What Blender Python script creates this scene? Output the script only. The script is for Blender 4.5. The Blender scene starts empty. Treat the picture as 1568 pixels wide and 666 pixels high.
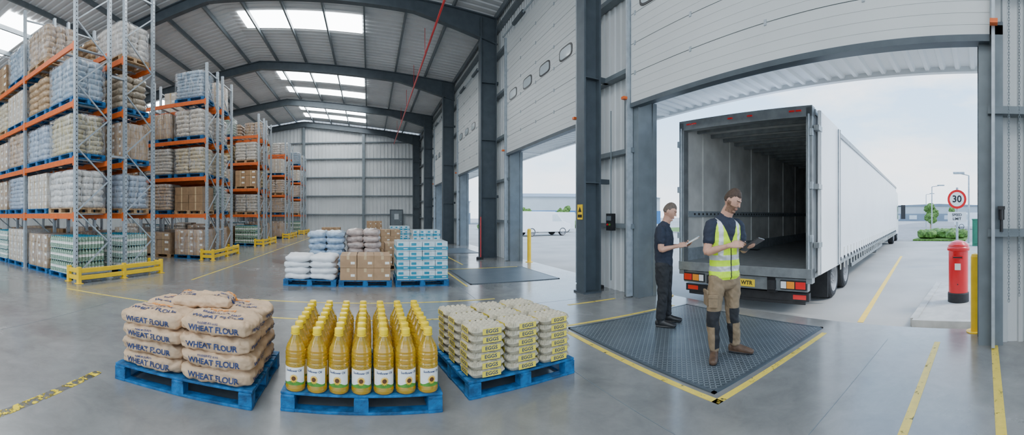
import bpy, bmesh, math, random
from math import sin, cos, pi, tan, atan2, sqrt
from mathutils import Vector, Matrix, noise, Euler
from mathutils.bvhtree import BVHTree
random.seed(7)
SC=bpy.context.scene
COL=SC.collection

# ------------------------------------------------------------------ materials
def mat(name,col,rough=.5,metal=0,var=.08,scale=4,bump=0,bscale=60,coat=0,trans=0,emit=0,rand=None,worn=None,col2=None,ramp=(.35,.65)):
    m=bpy.data.materials.new(name); m.use_nodes=True
    nt=m.node_tree; N=nt.nodes; L=nt.links
    b=N['Principled BSDF']
    b.inputs['Roughness'].default_value=rough; b.inputs['Metallic'].default_value=metal
    b.inputs['Coat Weight'].default_value=coat; b.inputs['Coat Roughness'].default_value=.12
    b.inputs['Transmission Weight'].default_value=trans
    tc=N.new('ShaderNodeTexCoord')
    nz=N.new('ShaderNodeTexNoise'); nz.inputs['Scale'].default_value=scale; nz.inputs['Detail'].default_value=5
    L.new(tc.outputs['Object'],nz.inputs['Vector'])
    cr=N.new('ShaderNodeValToRGB'); L.new(nz.outputs['Fac'],cr.inputs['Fac'])
    cr.color_ramp.elements[0].position=ramp[0]; cr.color_ramp.elements[1].position=ramp[1]
    if rand:
        oi=N.new('ShaderNodeObjectInfo'); rr=N.new('ShaderNodeValToRGB'); rr.color_ramp.interpolation='CONSTANT'
        L.new(oi.outputs['Random'],rr.inputs['Fac'])
        el=rr.color_ramp.elements
        while len(el)<len(rand): el.new(.5)
        for i,c in enumerate(rand):
            el[i].position=i/len(rand); el[i].color=(*c,1)
        cr.color_ramp.elements[0].color=(1-var*1.5,)*3+(1,); cr.color_ramp.elements[1].color=(1,1,1,1)
        mx=N.new('ShaderNodeMix'); mx.data_type='RGBA'; mx.blend_type='MULTIPLY'; mx.inputs[0].default_value=1
        L.new(rr.outputs['Color'],mx.inputs[6]); L.new(cr.outputs['Color'],mx.inputs[7]); L.new(mx.outputs[2],b.inputs['Base Color'])
    else:
        c2=col2 if col2 else tuple(min(1,x*(1+var)) for x in col)
        c1=tuple(x*(1-var) for x in col) if not col2 else col
        cr.color_ramp.elements[0].color=(*c1,1); cr.color_ramp.elements[1].color=(*c2,1)
        L.new(cr.outputs['Color'],b.inputs['Base Color'])
    if bump:
        bn=N.new('ShaderNodeTexNoise'); bn.inputs['Scale'].default_value=bscale; bn.inputs['Detail'].default_value=4
        L.new(tc.outputs['Object'],bn.inputs['Vector'])
        bp=N.new('ShaderNodeBump'); bp.inputs['Strength'].default_value=bump; bp.inputs['Distance'].default_value=.01
        L.new(bn.outputs['Fac'],bp.inputs['Height']); L.new(bp.outputs['Normal'],b.inputs['Normal'])
    if emit:
        b.inputs['Emission Color'].default_value=(*col,1); b.inputs['Emission Strength'].default_value=emit
    if worn:
        wn=N.new('ShaderNodeTexNoise'); wn.inputs['Scale'].default_value=9; wn.inputs['Detail'].default_value=8; wn.inputs['Roughness'].default_value=.7
        L.new(tc.outputs['Object'],wn.inputs['Vector'])
        wr=N.new('ShaderNodeValToRGB'); wr.color_ramp.elements[0].position=worn; wr.color_ramp.elements[1].position=worn+.06
        L.new(wn.outputs['Fac'],wr.inputs['Fac']); L.new(wr.outputs['Color'],b.inputs['Alpha'])
    return m

M={}
M['steel_dark']=mat('steel_dark',(.072,.092,.108),.45,.2,.1)
M['steel_mid']=mat('steel_mid',(.16,.19,.21),.45,.2,.1)
M['roof']=mat('roof_sheet',(.66,.68,.69),.55,0,.05,1)
M['clad']=mat('cladding',(.58,.61,.62),.5,0,.05,.8)
M['door']=mat('door_panel',(.60,.63,.63),.42,0,.03,.7)
M['white']=mat('white_paint',(.82,.84,.85),.35,0,.03,1)
M['curtain']=mat('trailer_curtain',(.80,.82,.84),.38,0,.03,1,bump=.15,bscale=3)
M['inner']=mat('trailer_inner',(.55,.55,.53),.55,0,.15,2)
M['greysteel']=mat('grey_steel',(.27,.29,.30),.4,.5,.15,6)
M['galv']=mat('galvanised',(.38,.43,.47),.42,.4,.12,10)
M['orange']=mat('beam_orange',(.66,.12,.015),.45,0,.1,8)
M['yellow']=mat('safety_yellow',(.88,.56,.01),.4,0,.06,6)
M['line']=mat('line_yellow',(.74,.56,.08),.45,0,.08,12,worn=.36)
M['linew']=mat('line_yellow_worn',(.82,.62,.03),.45,0,.08,12,worn=.48)
M['red']=mat('red_paint',(.72,.006,.012),.28,0,.04,4,coat=.4)
M['black']=mat('black_rubber',(.018,.018,.02),.6,0,.2,10)
M['blackp']=mat('black_plastic',(.02,.02,.022),.35,0,.1,10)
M['bluep']=mat('pallet_blue',(.006,.11,.28),.6,0,.45,14,bump=.4,bscale=90)
M['woodp']=mat('pallet_wood',(.42,.27,.14),.7,0,.3,12,bump=.3)
M['paper']=mat('kraft_paper',(.56,.375,.225),.62,0,.12,7,bump=.8,bscale=14)
M['navyink']=mat('navy_ink',(.02,.04,.13),.6,0,.05)
M['orangeink']=mat('orange_ink',(.85,.30,.02),.6,0,.05)
M['oil']=mat('sunflower_oil',(1.0,.68,.045),.04,0,.02,6,coat=.5,trans=.74)
M['capy']=mat('yellow_cap',(.93,.64,.01),.3,0,.03)
M['label']=mat('paper_label',(.86,.85,.78),.45,0,.03)
M['petal']=mat('petal_yellow',(.95,.52,.01),.5,0,.1)
M['seed']=mat('seed_brown',(.11,.04,.01),.6,0,.2,60)
M['leaf']=mat('label_green',(.08,.26,.03),.5,0,.2,30)
M['pulp']=mat('egg_pulp',(.56,.50,.365),.85,0,.12,40,bump=.5,bscale=180)
M['eggyel']=mat('egg_label',(.80,.64,.06),.55,0,.06)
M['card']=mat('cardboard',(.42,.26,.14),.7,0,.1,5)
M['tape']=mat('packing_tape',(.58,.42,.24),.25,0,.05)
M['whitesack']=mat('white_sack',(.82,.83,.84),.5,0,.06,8,bump=.5,bscale=25)
M['bluesack']=mat('blue_wrapped_sack',(.36,.47,.60),.3,0,.25,9,bump=.8,bscale=30,coat=.5)
M['pinkw']=mat('pink_wrapped',(.50,.39,.34),.3,0,.2,9,bump=.8,bscale=30,coat=.5)
M['teal']=mat('teal_carton',(.01,.27,.40),.4,0,.1,8)
M['cyanw']=mat('pale_pack',(.58,.72,.78),.3,0,.12,14,coat=.4)
pal=[(.66,.58,.46),(.50,.33,.18),(.72,.66,.58),(.28,.40,.32),(.62,.52,.28),(.34,.44,.57),(.58,.41,.28),(.76,.72,.66),(.44,.36,.26),(.66,.53,.30),(.28,.40,.52),(.56,.36,.19)]
M['sackr']=mat('racked_sacks',(.5,.5,.5),.33,0,.28,14,bump=.7,bscale=28,coat=.45,rand=pal)
M['boxr']=mat('racked_cartons',(.5,.5,.5),.4,0,.15,6,bump=.25,bscale=20,coat=.3,rand=[(.44,.27,.14),(.38,.23,.11),(.50,.35,.22),(.42,.27,.14),(.62,.54,.43),(.34,.21,.11)])
M['waterr']=mat('racked_bottles',(.5,.5,.5),.2,0,.35,30,coat=.5,rand=[(.50,.60,.66),(.45,.60,.52),(.55,.62,.66),(.30,.45,.32)])
M['glass']=mat('window_glass',(.55,.62,.66),.05,0,.02,coat=.5)
M['skyl']=mat('skylight_panel_glow',(.93,.97,1.0),.4,0,.02,emit=13)  # emission stands in for daylight; the roof above is closed
M['tyre']=mat('tyre',(.02,.02,.022),.75,0,.2,20,bump=.3,bscale=40)
M['hub']=mat('wheel_hub',(.33,.33,.34),.4,.5,.15)
M['redl']=mat('red_lens',(.75,.02,.02),.15,0,.02,coat=1)
M['orl']=mat('amber_lens',(.9,.3,.02),.15,0,.02,coat=1)
M['whl']=mat('white_lens',(.85,.85,.85),.15,0,.02,coat=1)
M['plate_y']=mat('number_plate',(.88,.62,.03),.4,0,.02)
M['concrete']=mat('kerb_concrete',(.46,.45,.42),.75,0,.12,5,bump=.2)
M['asphalt']=mat('asphalt',(.24,.24,.24),.85,0,.12,2)
M['grass']=mat('grass',(.10,.20,.03),.9,0,.4,8,bump=.6,bscale=40)
M['foliage']=mat('foliage',(.09,.18,.03),.8,0,.5,6,bump=.8,bscale=14)
M['bwhite']=mat('building_white',(.42,.47,.50),.5,0,.05,.3)
M['bblue']=mat('building_blue',(.03,.13,.30),.45,0,.08,.3)
M['bgrey']=mat('building_grey',(.17,.22,.27),.5,0,.08,.3)
M['green']=mat('green_paint',(.02,.16,.09),.5,0,.1)

def film_mat():
    m=mat('stretch_film',(.86,.88,.90),.18,0,.02,3,bump=.8,bscale=12,coat=.5)
    nt=m.node_tree;N=nt.nodes;L=nt.links;b=N['Principled BSDF']
    tc=N.new('ShaderNodeTexCoord');mp=N.new('ShaderNodeMapping');mp.inputs['Scale'].default_value=(9,9,2.5);L.new(tc.outputs['Object'],mp.inputs['Vector'])
    nz=N.new('ShaderNodeTexNoise');nz.inputs['Scale'].default_value=1.6;nz.inputs['Detail'].default_value=6;nz.inputs['Distortion'].default_value=1.0;L.new(mp.outputs['Vector'],nz.inputs['Vector'])
    mr=N.new('ShaderNodeMapRange');mr.inputs['From Min'].default_value=.35;mr.inputs['From Max'].default_value=.7;mr.inputs['To Min'].default_value=.02;mr.inputs['To Max'].default_value=.40
    L.new(nz.outputs['Fac'],mr.inputs['Value']);L.new(mr.outputs['Result'],b.inputs['Alpha'])
    return m
M['film']=film_mat()
def floor_mat():
    m=bpy.data.materials.new('polished_concrete'); m.use_nodes=True
    nt=m.node_tree;N=nt.nodes;L=nt.links;b=N['Principled BSDF']
    tc=N.new('ShaderNodeTexCoord')
    n1=N.new('ShaderNodeTexNoise');n1.inputs['Scale'].default_value=.55;n1.inputs['Detail'].default_value=8;n1.inputs['Roughness'].default_value=.62;n1.inputs['Distortion'].default_value=.6
    n2=N.new('ShaderNodeTexNoise');n2.inputs['Scale'].default_value=3.5;n2.inputs['Detail'].default_value=10;n2.inputs['Roughness'].default_value=.7;n2.inputs['Distortion'].default_value=.5
    for n in(n1,n2):L.new(tc.outputs['Object'],n.inputs['Vector'])
    r1=N.new('ShaderNodeValToRGB');r1.color_ramp.elements[0].position=.3;r1.color_ramp.elements[1].position=.7
    r1.color_ramp.elements[0].color=(.165,.168,.163,1);r1.color_ramp.elements[1].color=(.285,.286,.276,1)
    L.new(n1.outputs['Fac'],r1.inputs['Fac'])
    r2=N.new('ShaderNodeValToRGB');r2.color_ramp.elements[0].position=.3;r2.color_ramp.elements[1].position=.7
    r2.color_ramp.elements[0].color=(.80,.80,.80,1);r2.color_ramp.elements[1].color=(1.08,1.08,1.08,1)
    L.new(n2.outputs['Fac'],r2.inputs['Fac'])
    mx=N.new('ShaderNodeMix');mx.data_type='RGBA';mx.blend_type='MULTIPLY';mx.inputs[0].default_value=1
    L.new(r1.outputs['Color'],mx.inputs[6]);L.new(r2.outputs['Color'],mx.inputs[7]);L.new(mx.outputs[2],b.inputs['Base Color'])
    rr=N.new('ShaderNodeMapRange');rr.inputs['From Min'].default_value=.3;rr.inputs['From Max'].default_value=.7;rr.inputs['To Min'].default_value=.13;rr.inputs['To Max'].default_value=.30
    L.new(n1.outputs['Fac'],rr.inputs['Value']);L.new(rr.outputs['Result'],b.inputs['Roughness'])
    b.inputs['Coat Weight'].default_value=.2;b.inputs['Coat Roughness'].default_value=.18
    return m
M['floor']=floor_mat()
M['yard']=mat('yard_concrete',(.37,.365,.345),.8,0,.12,.5,bump=.15,bscale=30)
def checker_mat():
    m=bpy.data.materials.new('tread_plate');m.use_nodes=True
    nt=m.node_tree;N=nt.nodes;L=nt.links;b=N['Principled BSDF']
    b.inputs['Metallic'].default_value=.45;b.inputs['Roughness'].default_value=.42
    tc=N.new('ShaderNodeTexCoord')
    fac=[]
    for rot,off in((.785,(0,0,0)),(-.785,(.5,.5,0))):
        mp=N.new('ShaderNodeMapping');mp.inputs['Rotation'].default_value=(0,0,rot);mp.inputs['Scale'].default_value=(20,20,20);mp.inputs['Location'].default_value=off
        L.new(tc.outputs['Object'],mp.inputs['Vector'])
        fr=N.new('ShaderNodeVectorMath');fr.operation='FRACTION';L.new(mp.outputs['Vector'],fr.inputs[0])
        sb=N.new('ShaderNodeVectorMath');sb.operation='SUBTRACT';sb.inputs[1].default_value=(.5,.5,.5);L.new(fr.outputs[0],sb.inputs[0])
        ml=N.new('ShaderNodeVectorMath');ml.operation='MULTIPLY';ml.inputs[1].default_value=(1.0,3.2,0);L.new(sb.outputs[0],ml.inputs[0])
        ln_=N.new('ShaderNodeVectorMath');ln_.operation='LENGTH';L.new(ml.outputs[0],ln_.inputs[0])
        mr=N.new('ShaderNodeMapRange');mr.inputs['From Min'].default_value=.48;mr.inputs['From Max'].default_value=.34;L.new(ln_.outputs['Value'],mr.inputs['Value']);fac.append(mr)
    mxm=N.new('ShaderNodeMath');mxm.operation='MAXIMUM';L.new(fac[0].outputs[0],mxm.inputs[0]);L.new(fac[1].outputs[0],mxm.inputs[1])
    bp=N.new('ShaderNodeBump');bp.inputs['Strength'].default_value=1;bp.inputs['Distance'].default_value=.006
    L.new(mxm.outputs[0],bp.inputs['Height']);L.new(bp.outputs['Normal'],b.inputs['Normal'])
    n1=N.new('ShaderNodeTexNoise');n1.inputs['Scale'].default_value=2.5;n1.inputs['Detail'].default_value=8;L.new(tc.outputs['Object'],n1.inputs['Vector'])
    r1=N.new('ShaderNodeValToRGB');r1.color_ramp.elements[0].position=.3;r1.color_ramp.elements[1].position=.7
    r1.color_ramp.elements[0].color=(.06,.08,.095,1);r1.color_ramp.elements[1].color=(.115,.14,.16,1);L.new(n1.outputs['Fac'],r1.inputs['Fac'])
    mc=N.new('ShaderNodeMix');mc.data_type='RGBA';L.new(mxm.outputs[0],mc.inputs[0]);L.new(r1.outputs['Color'],mc.inputs[6]);mc.inputs[7].default_value=(.26,.30,.32,1)
    L.new(mc.outputs[2],b.inputs['Base Color'])
    return m
M['tread']=checker_mat()

# ------------------------------------------------------------------ mesh builder
class MB:
    def __init__(s): s.v=[];s.f=[];s.m=[];s.s=[]
    def add(s,vs,fs,mi=0,smooth=False,X=None):
        o=len(s.v)
        if X is not None: vs=[X@Vector(p) for p in vs]
        s.v.extend([tuple(p) for p in vs])
        for f in fs:
            s.f.append(tuple(i+o for i in f)); s.m.append(mi); s.s.append(smooth)
    def b(s,x0,x1,y0,y1,z0,z1,mi=0,X=None):
        vs=[(x0,y0,z0),(x1,y0,z0),(x1,y1,z0),(x0,y1,z0),(x0,y0,z1),(x1,y0,z1),(x1,y1,z1),(x0,y1,z1)]
        s.add(vs,[(0,3,2,1),(4,5,6,7),(0,1,5,4),(1,2,6,5),(2,3,7,6),(3,0,4,7)],mi,False,X)
    def c(s,cx,cy,cz,sx,sy,sz,mi=0,X=None): s.b(cx-sx/2,cx+sx/2,cy-sy/2,cy+sy/2,cz-sz/2,cz+sz/2,mi,X)
    def beam(s,p,q,w,h,mi=0,up=(0,0,1)):
        p=Vector(p);q=Vector(q);d=q-p;l=d.length;d.normalize();u=Vector(up)
        a=d.cross(u)
        if a.length<1e-4:a=d.cross(Vector((1,0,0)))
        a.normalize();u=a.cross(d)
        X=Matrix((( d.x,a.x,u.x,p.x),(d.y,a.y,u.y,p.y),(d.z,a.z,u.z,p.z),(0,0,0,1)))
        s.b(0,l,-w/2,w/2,-h/2,h/2,mi,X)
    def cyl(s,p,q,r,mi=0,n=14,r2=None,smooth=True):
        if r2 is None:r2=r
        p=Vector(p);q=Vector(q);d=(q-p).normalized()
        a=d.cross(Vector((0,0,1)))
        if a.length<1e-3:a=d.cross(Vector((1,0,0)))
        a.normalize();bb=d.cross(a)
        vs=[]
        for c,rr in((p,r),(q,r2)):
            for i in range(n):
                t=2*pi*i/n; vs.append(c+a*rr*cos(t)+bb*rr*sin(t))
        fs=[(i,(i+1)%n,n+(i+1)%n,n+i) for i in range(n)]
        s.add(vs,fs,mi,smooth); 
        s.add(vs[:n],[tuple(range(n))[::-1]],mi); s.add(vs[n:],[tuple(range(n))],mi)
    def lathe(s,prof,mis,n=24,X=None):
        vs=[];
        for r,z in prof:
            for i in range(n): t=2*pi*i/n; vs.append((r*cos(t),r*sin(t),z))
        for k in range(len(prof)-1):
            mi=mis[k] if isinstance(mis,(list,tuple)) else mis
            s.add([vs[k*n+i] for i in range(n)]+[vs[(k+1)*n+i] for i in range(n)],[(i,(i+1)%n,n+(i+1)%n,n+i) for i in range(n)],mi,True,X)
    def obj(s,name,mats,parent=None,loc=(0,0,0),rot=(0,0,0),bevel=0):
        me=bpy.data.meshes.new(name); me.from_pydata(s.v,[],s.f)
        for m in mats: me.materials.append(M[m] if isinstance(m,str) else m)
        me.polygons.foreach_set('material_index',s.m); me.polygons.foreach_set('use_smooth',s.s)
        me.update()
        o=bpy.data.objects.new(name,me); COL.objects.link(o)
        o.location=loc;o.rotation_euler=rot
        if parent:o.parent=parent
        if bevel:
            md=o.modifiers.new('bevel','BEVEL');md.width=bevel;md.segments=2;md.limit_method='ANGLE'
        return o
def empty(name,loc=(0,0,0),rz=0):
    o=bpy.data.objects.new(name,None);COL.objects.link(o);o.location=loc;o.rotation_euler=(0,0,rz);o.empty_display_size=.2;return o
def inst(o,name,parent=None,loc=(0,0,0),rz=0,sc=None):
    n=bpy.data.objects.new(name,o.data);COL.objects.link(n);n.location=loc;n.rotation_euler=(0,0,rz)
    if parent:n.parent=parent
    if sc:n.scale=sc
    return n
def text_geo(body,size,ax='CENTER'):
    cu=bpy.data.curves.new('t','FONT');cu.body=body;cu.size=size;cu.align_x=ax;cu.align_y='CENTER';cu.resolution_u=3;cu.offset=size*.028
    o=bpy.data.objects.new('t',cu);COL.objects.link(o)
    dg=bpy.context.evaluated_depsgraph_get()
    me=bpy.data.meshes.new_from_object(o.evaluated_get(dg))
    vs=[tuple(v.co) for v in me.vertices];fs=[tuple(p.vertices) for p in me.polygons]
    bpy.data.objects.remove(o);bpy.data.meshes.remove(me);bpy.data.curves.remove(cu)
    return vs,fs
def cubegrid(kx,ky,kz):
    V=[];F=[];idx={}
    def vid(i,j,l):
        k=(i,j,l)
        if k not in idx: idx[k]=len(V);V.append((2*i/kx-1,2*j/ky-1,2*l/kz-1))
        return idx[k]
    for i in range(kx):
        for j in range(ky):
            F.append((vid(i,j,0),vid(i,j+1,0),vid(i+1,j+1,0),vid(i+1,j,0)));F.append((vid(i,j,kz),vid(i+1,j,kz),vid(i+1,j+1,kz),vid(i,j+1,kz)))
    for i in range(kx):
        for l in range(kz):
            F.append((vid(i,0,l),vid(i+1,0,l),vid(i+1,0,l+1),vid(i,0,l+1)));F.append((vid(i,ky,l),vid(i,ky,l+1),vid(i+1,ky,l+1),vid(i+1,ky,l)))
    for j in range(ky):
        for l in range(kz):
            F.append((vid(0,j,l),vid(0,j,l+1),vid(0,j+1,l+1),vid(0,j+1,l)));F.append((vid(kx,j,l),vid(kx,j+1,l),vid(kx,j+1,l+1),vid(kx,j,l+1)))
    return V,F
CG={}
def sack(mb,cx,cy,cz,sx,sy,sz,mi=0,k=(5,4,2),n=5,rz=0,amp=.012,pil=.28,seed=0):
    if k not in CG:CG[k]=cubegrid(*k)
    V,F=CG[k];vs=[];cr,sr=cos(rz),sin(rz)
    for x,y,z in V:
        q=(abs(x)**n+abs(y)**n+abs(z)**n)**(1/n)
        x1,y1,z1=x/q,y/q,z/q
        z1*=(1-pil*x1**6)*(1-pil*y1**6)
        px,py,pz=x1*sx/2,y1*sy/2,z1*sz/2
        if amp:
            d=noise.noise(Vector((px*7+seed*3.1,py*7+seed*1.7,pz*9)))*amp+noise.noise(Vector((px*22+seed,py*22,pz*22)))*amp*.35
            if k[0]>20: d-=abs(noise.noise(Vector((px*9+seed*2,py*9,pz*16+px*5))))*.020+abs(noise.noise(Vector((px*20-seed,py*20+px*9,pz*24))))*.009-.006
            px+=x1*d;py+=y1*d;pz+=z1*d*1.3
        vs.append((cx+px*cr-py*sr,cy+px*sr+py*cr,cz+pz))
    mb.add(vs,F,mi,True)
def pallet(mb,w,d,h=.145,mi=0,cx=0,cy=0,z=0):
    bt=.02
    n=7
    for i in range(n):
        y=cy-d/2+ (i+.5)*d/n
        mb.c(cx,y,z+h-bt/2,w,d/n*.80,bt,mi)
    for i in(-1,0,1):
        mb.c(cx+i*(w/2-.06),cy,z+h-bt*1.5,.11,d,bt,mi)
        for j in(-1,0,1): mb.c(cx+i*(w/2-.06),cy+j*(d/2-.055),z+h/2-.008,.115,.10,h-2*bt-.02,mi)
    for j in(-1,0,1): mb.c(cx,cy+j*(d/2-.055),z+.011,w,.10,.022,mi)
    for i in(-1,1): mb.c(cx+i*(w/2-.06),cy,z+.011,.11,d,.022,mi)

# ------------------------------------------------------------------ shell
WX=4.77; WT=.23
Y0=-8.0; YF=36.0; XL=-24.0
mb=MB(); mb.b(XL,WX+WT+.35,Y0,YF,-.3,0); mb.obj('floor',['floor'])
mb=MB(); mb.b(WX+WT+.35,260,-160,220,-.5,-.2,0); mb.b(26,120,-2.9,16,-.25,-.196,1); mb.beam((6.1,2.0,-.197),(16.5,3.55,-.197),.10,.004,2); mb.obj('ground',['yard','asphalt','yellow'])
mb=MB()
for (a,c) in[(.0,5.8),(7.9,12.4),(15.2,19.7),(22.5,27)]:
    mb.add([(5.35,a-.3,-.2),(5.95,a-.3,-.2),(5.95,c+.3,-.2),(5.35,c+.3,-.2),(5.35,a-.3,0),(5.35,c+.3,0)],[(0,1,2,3),(4,5,2,1),(0,1,4),(3,5,2),(0,4,5,3)])
mb.obj('door_threshold',['concrete'])
mb=MB()
for y in(1.2,6.3,13.8,21):mb.b(XL,WX,y,y+.005,.0,.0015,0)
for x in(-4.3,1.95):mb.b(x,x+.005,0,YF,.0,.0015,0)
mb.obj('floor_joints',['steel_mid'])

openings=[(.06,5.7),(7.9,12.4),(15.2,19.7),(22.5,27.0)]
OH=3.72
def corr(mb,o,u,v,n,L,W,pitch=.25,dep=.035,mi=0):
    o,u,v,n=map(Vector,(o,u,v,n));k=int(L/pitch);pts=[]
    for i in range(k):
        for t,h in((0,0),(.55,0),(.65,1),(.9,1)):
            pts.append(((i+t)*pitch,h*dep))
    pts.append((k*pitch,0))
    vs=[o+u*a+n*h for a,h in pts]+[o+u*a+n*h+v*W for a,h in pts]
    m=len(pts);mb.add(vs,[(i,i+1,m+i+1,m+i) for i in range(m-1)],mi)
def wallr(y0,y1,z0,z1,mb): mb.b(WX+.06,WX+WT,y0,y1,z0,z1,0); corr(mb,(WX+.058,y0,z0),(0,1,0),(0,0,1),(-1,0,0),y1-y0,z1-z0,.2,.03,0)
mb=MB()
prev=Y0
for a,c in openings:
    wallr(prev,a,0,9.1,mb); wallr(a,c,OH,9.1,mb); prev=c
wallr(prev,YF,0,9.1,mb)
mb.obj('wall_right',['clad'])
mb=MB(); corr(mb,(XL,YF,0),(1,0,0),(0,0,1),(0,-1,0),WX-XL,10.3,.33,.04); mb.b(XL,WX+WT,YF+.005,YF+.2,0,10.3); mb.obj('wall_far',['clad'])
mb=MB(); corr(mb,(XL,Y0,0),(0,1,0),(0,0,1),(1,0,0),YF-Y0,8.4,.33,.04); mb.b(XL-.2,XL-.005,Y0,YF,0,8.4); mb.obj('wall_left',['clad'])
AX=-6.0; SL=.125
def zr(x): return 10.42-SL*abs(x-AX)
mb=MB()
for (xa,xb) in((XL,AX),(AX,WX+WT)):
    v=Vector((xb-xa,0,zr(xb)-zr(xa)))
    corr(mb,(xa,Y0,zr(xa)),(0,1,0),v,(0,0,1),YF-Y0,1.0,.33,.04)
mb.obj('ceiling',['roof'])
mb=MB()
x=WX-.1
xs=[]
while x>XL: xs.append(x); x-=1.62
for x in xs: mb.beam((x,Y0,zr(x)-.12),(x,YF,zr(x)-.12),.07,.2,0)
mb.obj('trim_purlins',['steel_mid'])
colY=[-.85,6.75,13.8,21.1,28.4,35.6]
for cy in colY:
    mb=MB()
    def ib(p,q,h0,h1,fl=.24):
        p=Vector(p);q=Vector(q)
        lo=[p-Vector((0,0,h0)),q-Vector((0,0,h1))]
        a=[(p.x,p.y-.015,p.z),(q.x,q.y-.015,q.z),(q.x,q.y-.015,q.z-h1),(p.x,p.y-.015,p.z-h0)]
        c=[(t[0],t[1]+.03,t[2]) for t in a]
        mb.add(a+c,[(0,1,2,3),(7,6,5,4),(0,4,5,1),(3,2,6,7)],0)
        mb.beam(p,q,fl,.04,0);mb.beam(lo[0],lo[1],fl,.04,0)
    ib((WX-.1,cy,zr(WX)-.26),(WX-3.2,cy,zr(WX-3.2)-.26),.95,.44)
    ib((WX-3.2,cy,zr(WX-3.2)-.26),(AX,cy,zr(AX)-.26),.44,.42)
    ib((AX,cy,zr(AX)-.26),(XL,cy,zr(XL)-.26),.42,.48)
    mb.obj('trim_rafter',['steel_dark'])
    mb=MB()
    zt=zr(WX)-.3; xa,xb=4.04,4.44
    if cy<0: xa,xb=4.45,4.74
    if cy>7: xa,xb=4.0,4.62
    mb.b(xa,xa+.04,cy-.15,cy+.15,0,zt);mb.b(xb-.04,xb,cy-.15,cy+.15,0,zt);mb.b(xa+.04,xb-.04,cy-.018,cy+.018,0,zt)
    mb.b(xa-.04,xb-.02,cy-.2,cy+.2,0,.03)
    for z in(2.2,4.3,6.4): mb.b(xa+.04,xb-.04,cy-.14,cy+.14,z,z+.02);mb.b(xb,WX-.05,cy-.05,cy+.05,z,z+.1)
    mb.obj('trim_column',['steel_dark'])
mb=MB()
for z in(1.3,2.75,4.3,5.9,7.4,8.4):
    segs=[(Y0,openings[0][0]-.1)]+[(openings[i][1]+.1,openings[i+1][0]-.1) for i in range(3)]+[(27.1,YF)]
    if z>7: segs=[(Y0,YF)]
    for a,c in segs: mb.b(WX-.16,WX+.02,a,c,z,z+.09)
mb.obj('trim_sheeting_rail',['steel_mid'])
mb=MB()
for z in(1.6,3.3,5.0,6.7,8.2): mb.b(XL,WX,YF-.22,YF-.02,z,z+.1)
for x in(-18,-12,-6,-.5): mb.b(x-.12,x+.12,YF-.34,YF-.1,0,zr(x)-.3)
mb.obj('trim_far_rails',['steel_mid'])
mb=MB();mb.b(1.9,3.1,YF-.4,YF-.3,0,2.1,0);mb.b(2.0,3.0,YF-.43,YF-.4,.03,2.0,1);mb.b(2.3,2.7,YF-.44,YF-.43,1.2,1.7,2);mb.cyl((2.9,YF-.5,1),(2.9,YF-.43,1),.03,2);mb.b(1.9,1.96,YF-.3,YF-.2,0,2.1,0);mb.b(3.04,3.1,YF-.3,YF-.2,0,2.1,0)
mb.obj('door_5',['steel_dark','steel_mid','glass'])

k=1
def skylight(x0,x1,y0,y1):
    global k
    mb=MB()
    e=.03
    a=(x0,y0,zr(x0)-e);b_=(x1,y0,zr(x1)-e);c=(x1,y1,zr(x1)-e);d=(x0,y1,zr(x0)-e)
    mb.add([a,b_,c,d]+[(p[0],p[1],p[2]+.02) for p in(a,b_,c,d)],[(0,3,2,1),(4,5,6,7),(0,1,5,4),(1,2,6,5),(2,3,7,6),(3,0,4,7)])
    mb.obj('window_%d'%k,['skyl']);k+=1
for (x0,x1) in((-5.6,-.3),(-17.5,-12.3)):
    for (y0,y1) in((-5.5,-3.8),(-2.2,-.4),(2.2,4.1),(9.4,11.2),(16.0,17.5),(23.3,24.7),(26.2,27.3),(30.8,32.0),(33.2,34.4)):  # nearest rows are out of view, added to brighten the interior
        skylight(x0,x1,y0,y1)

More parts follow.
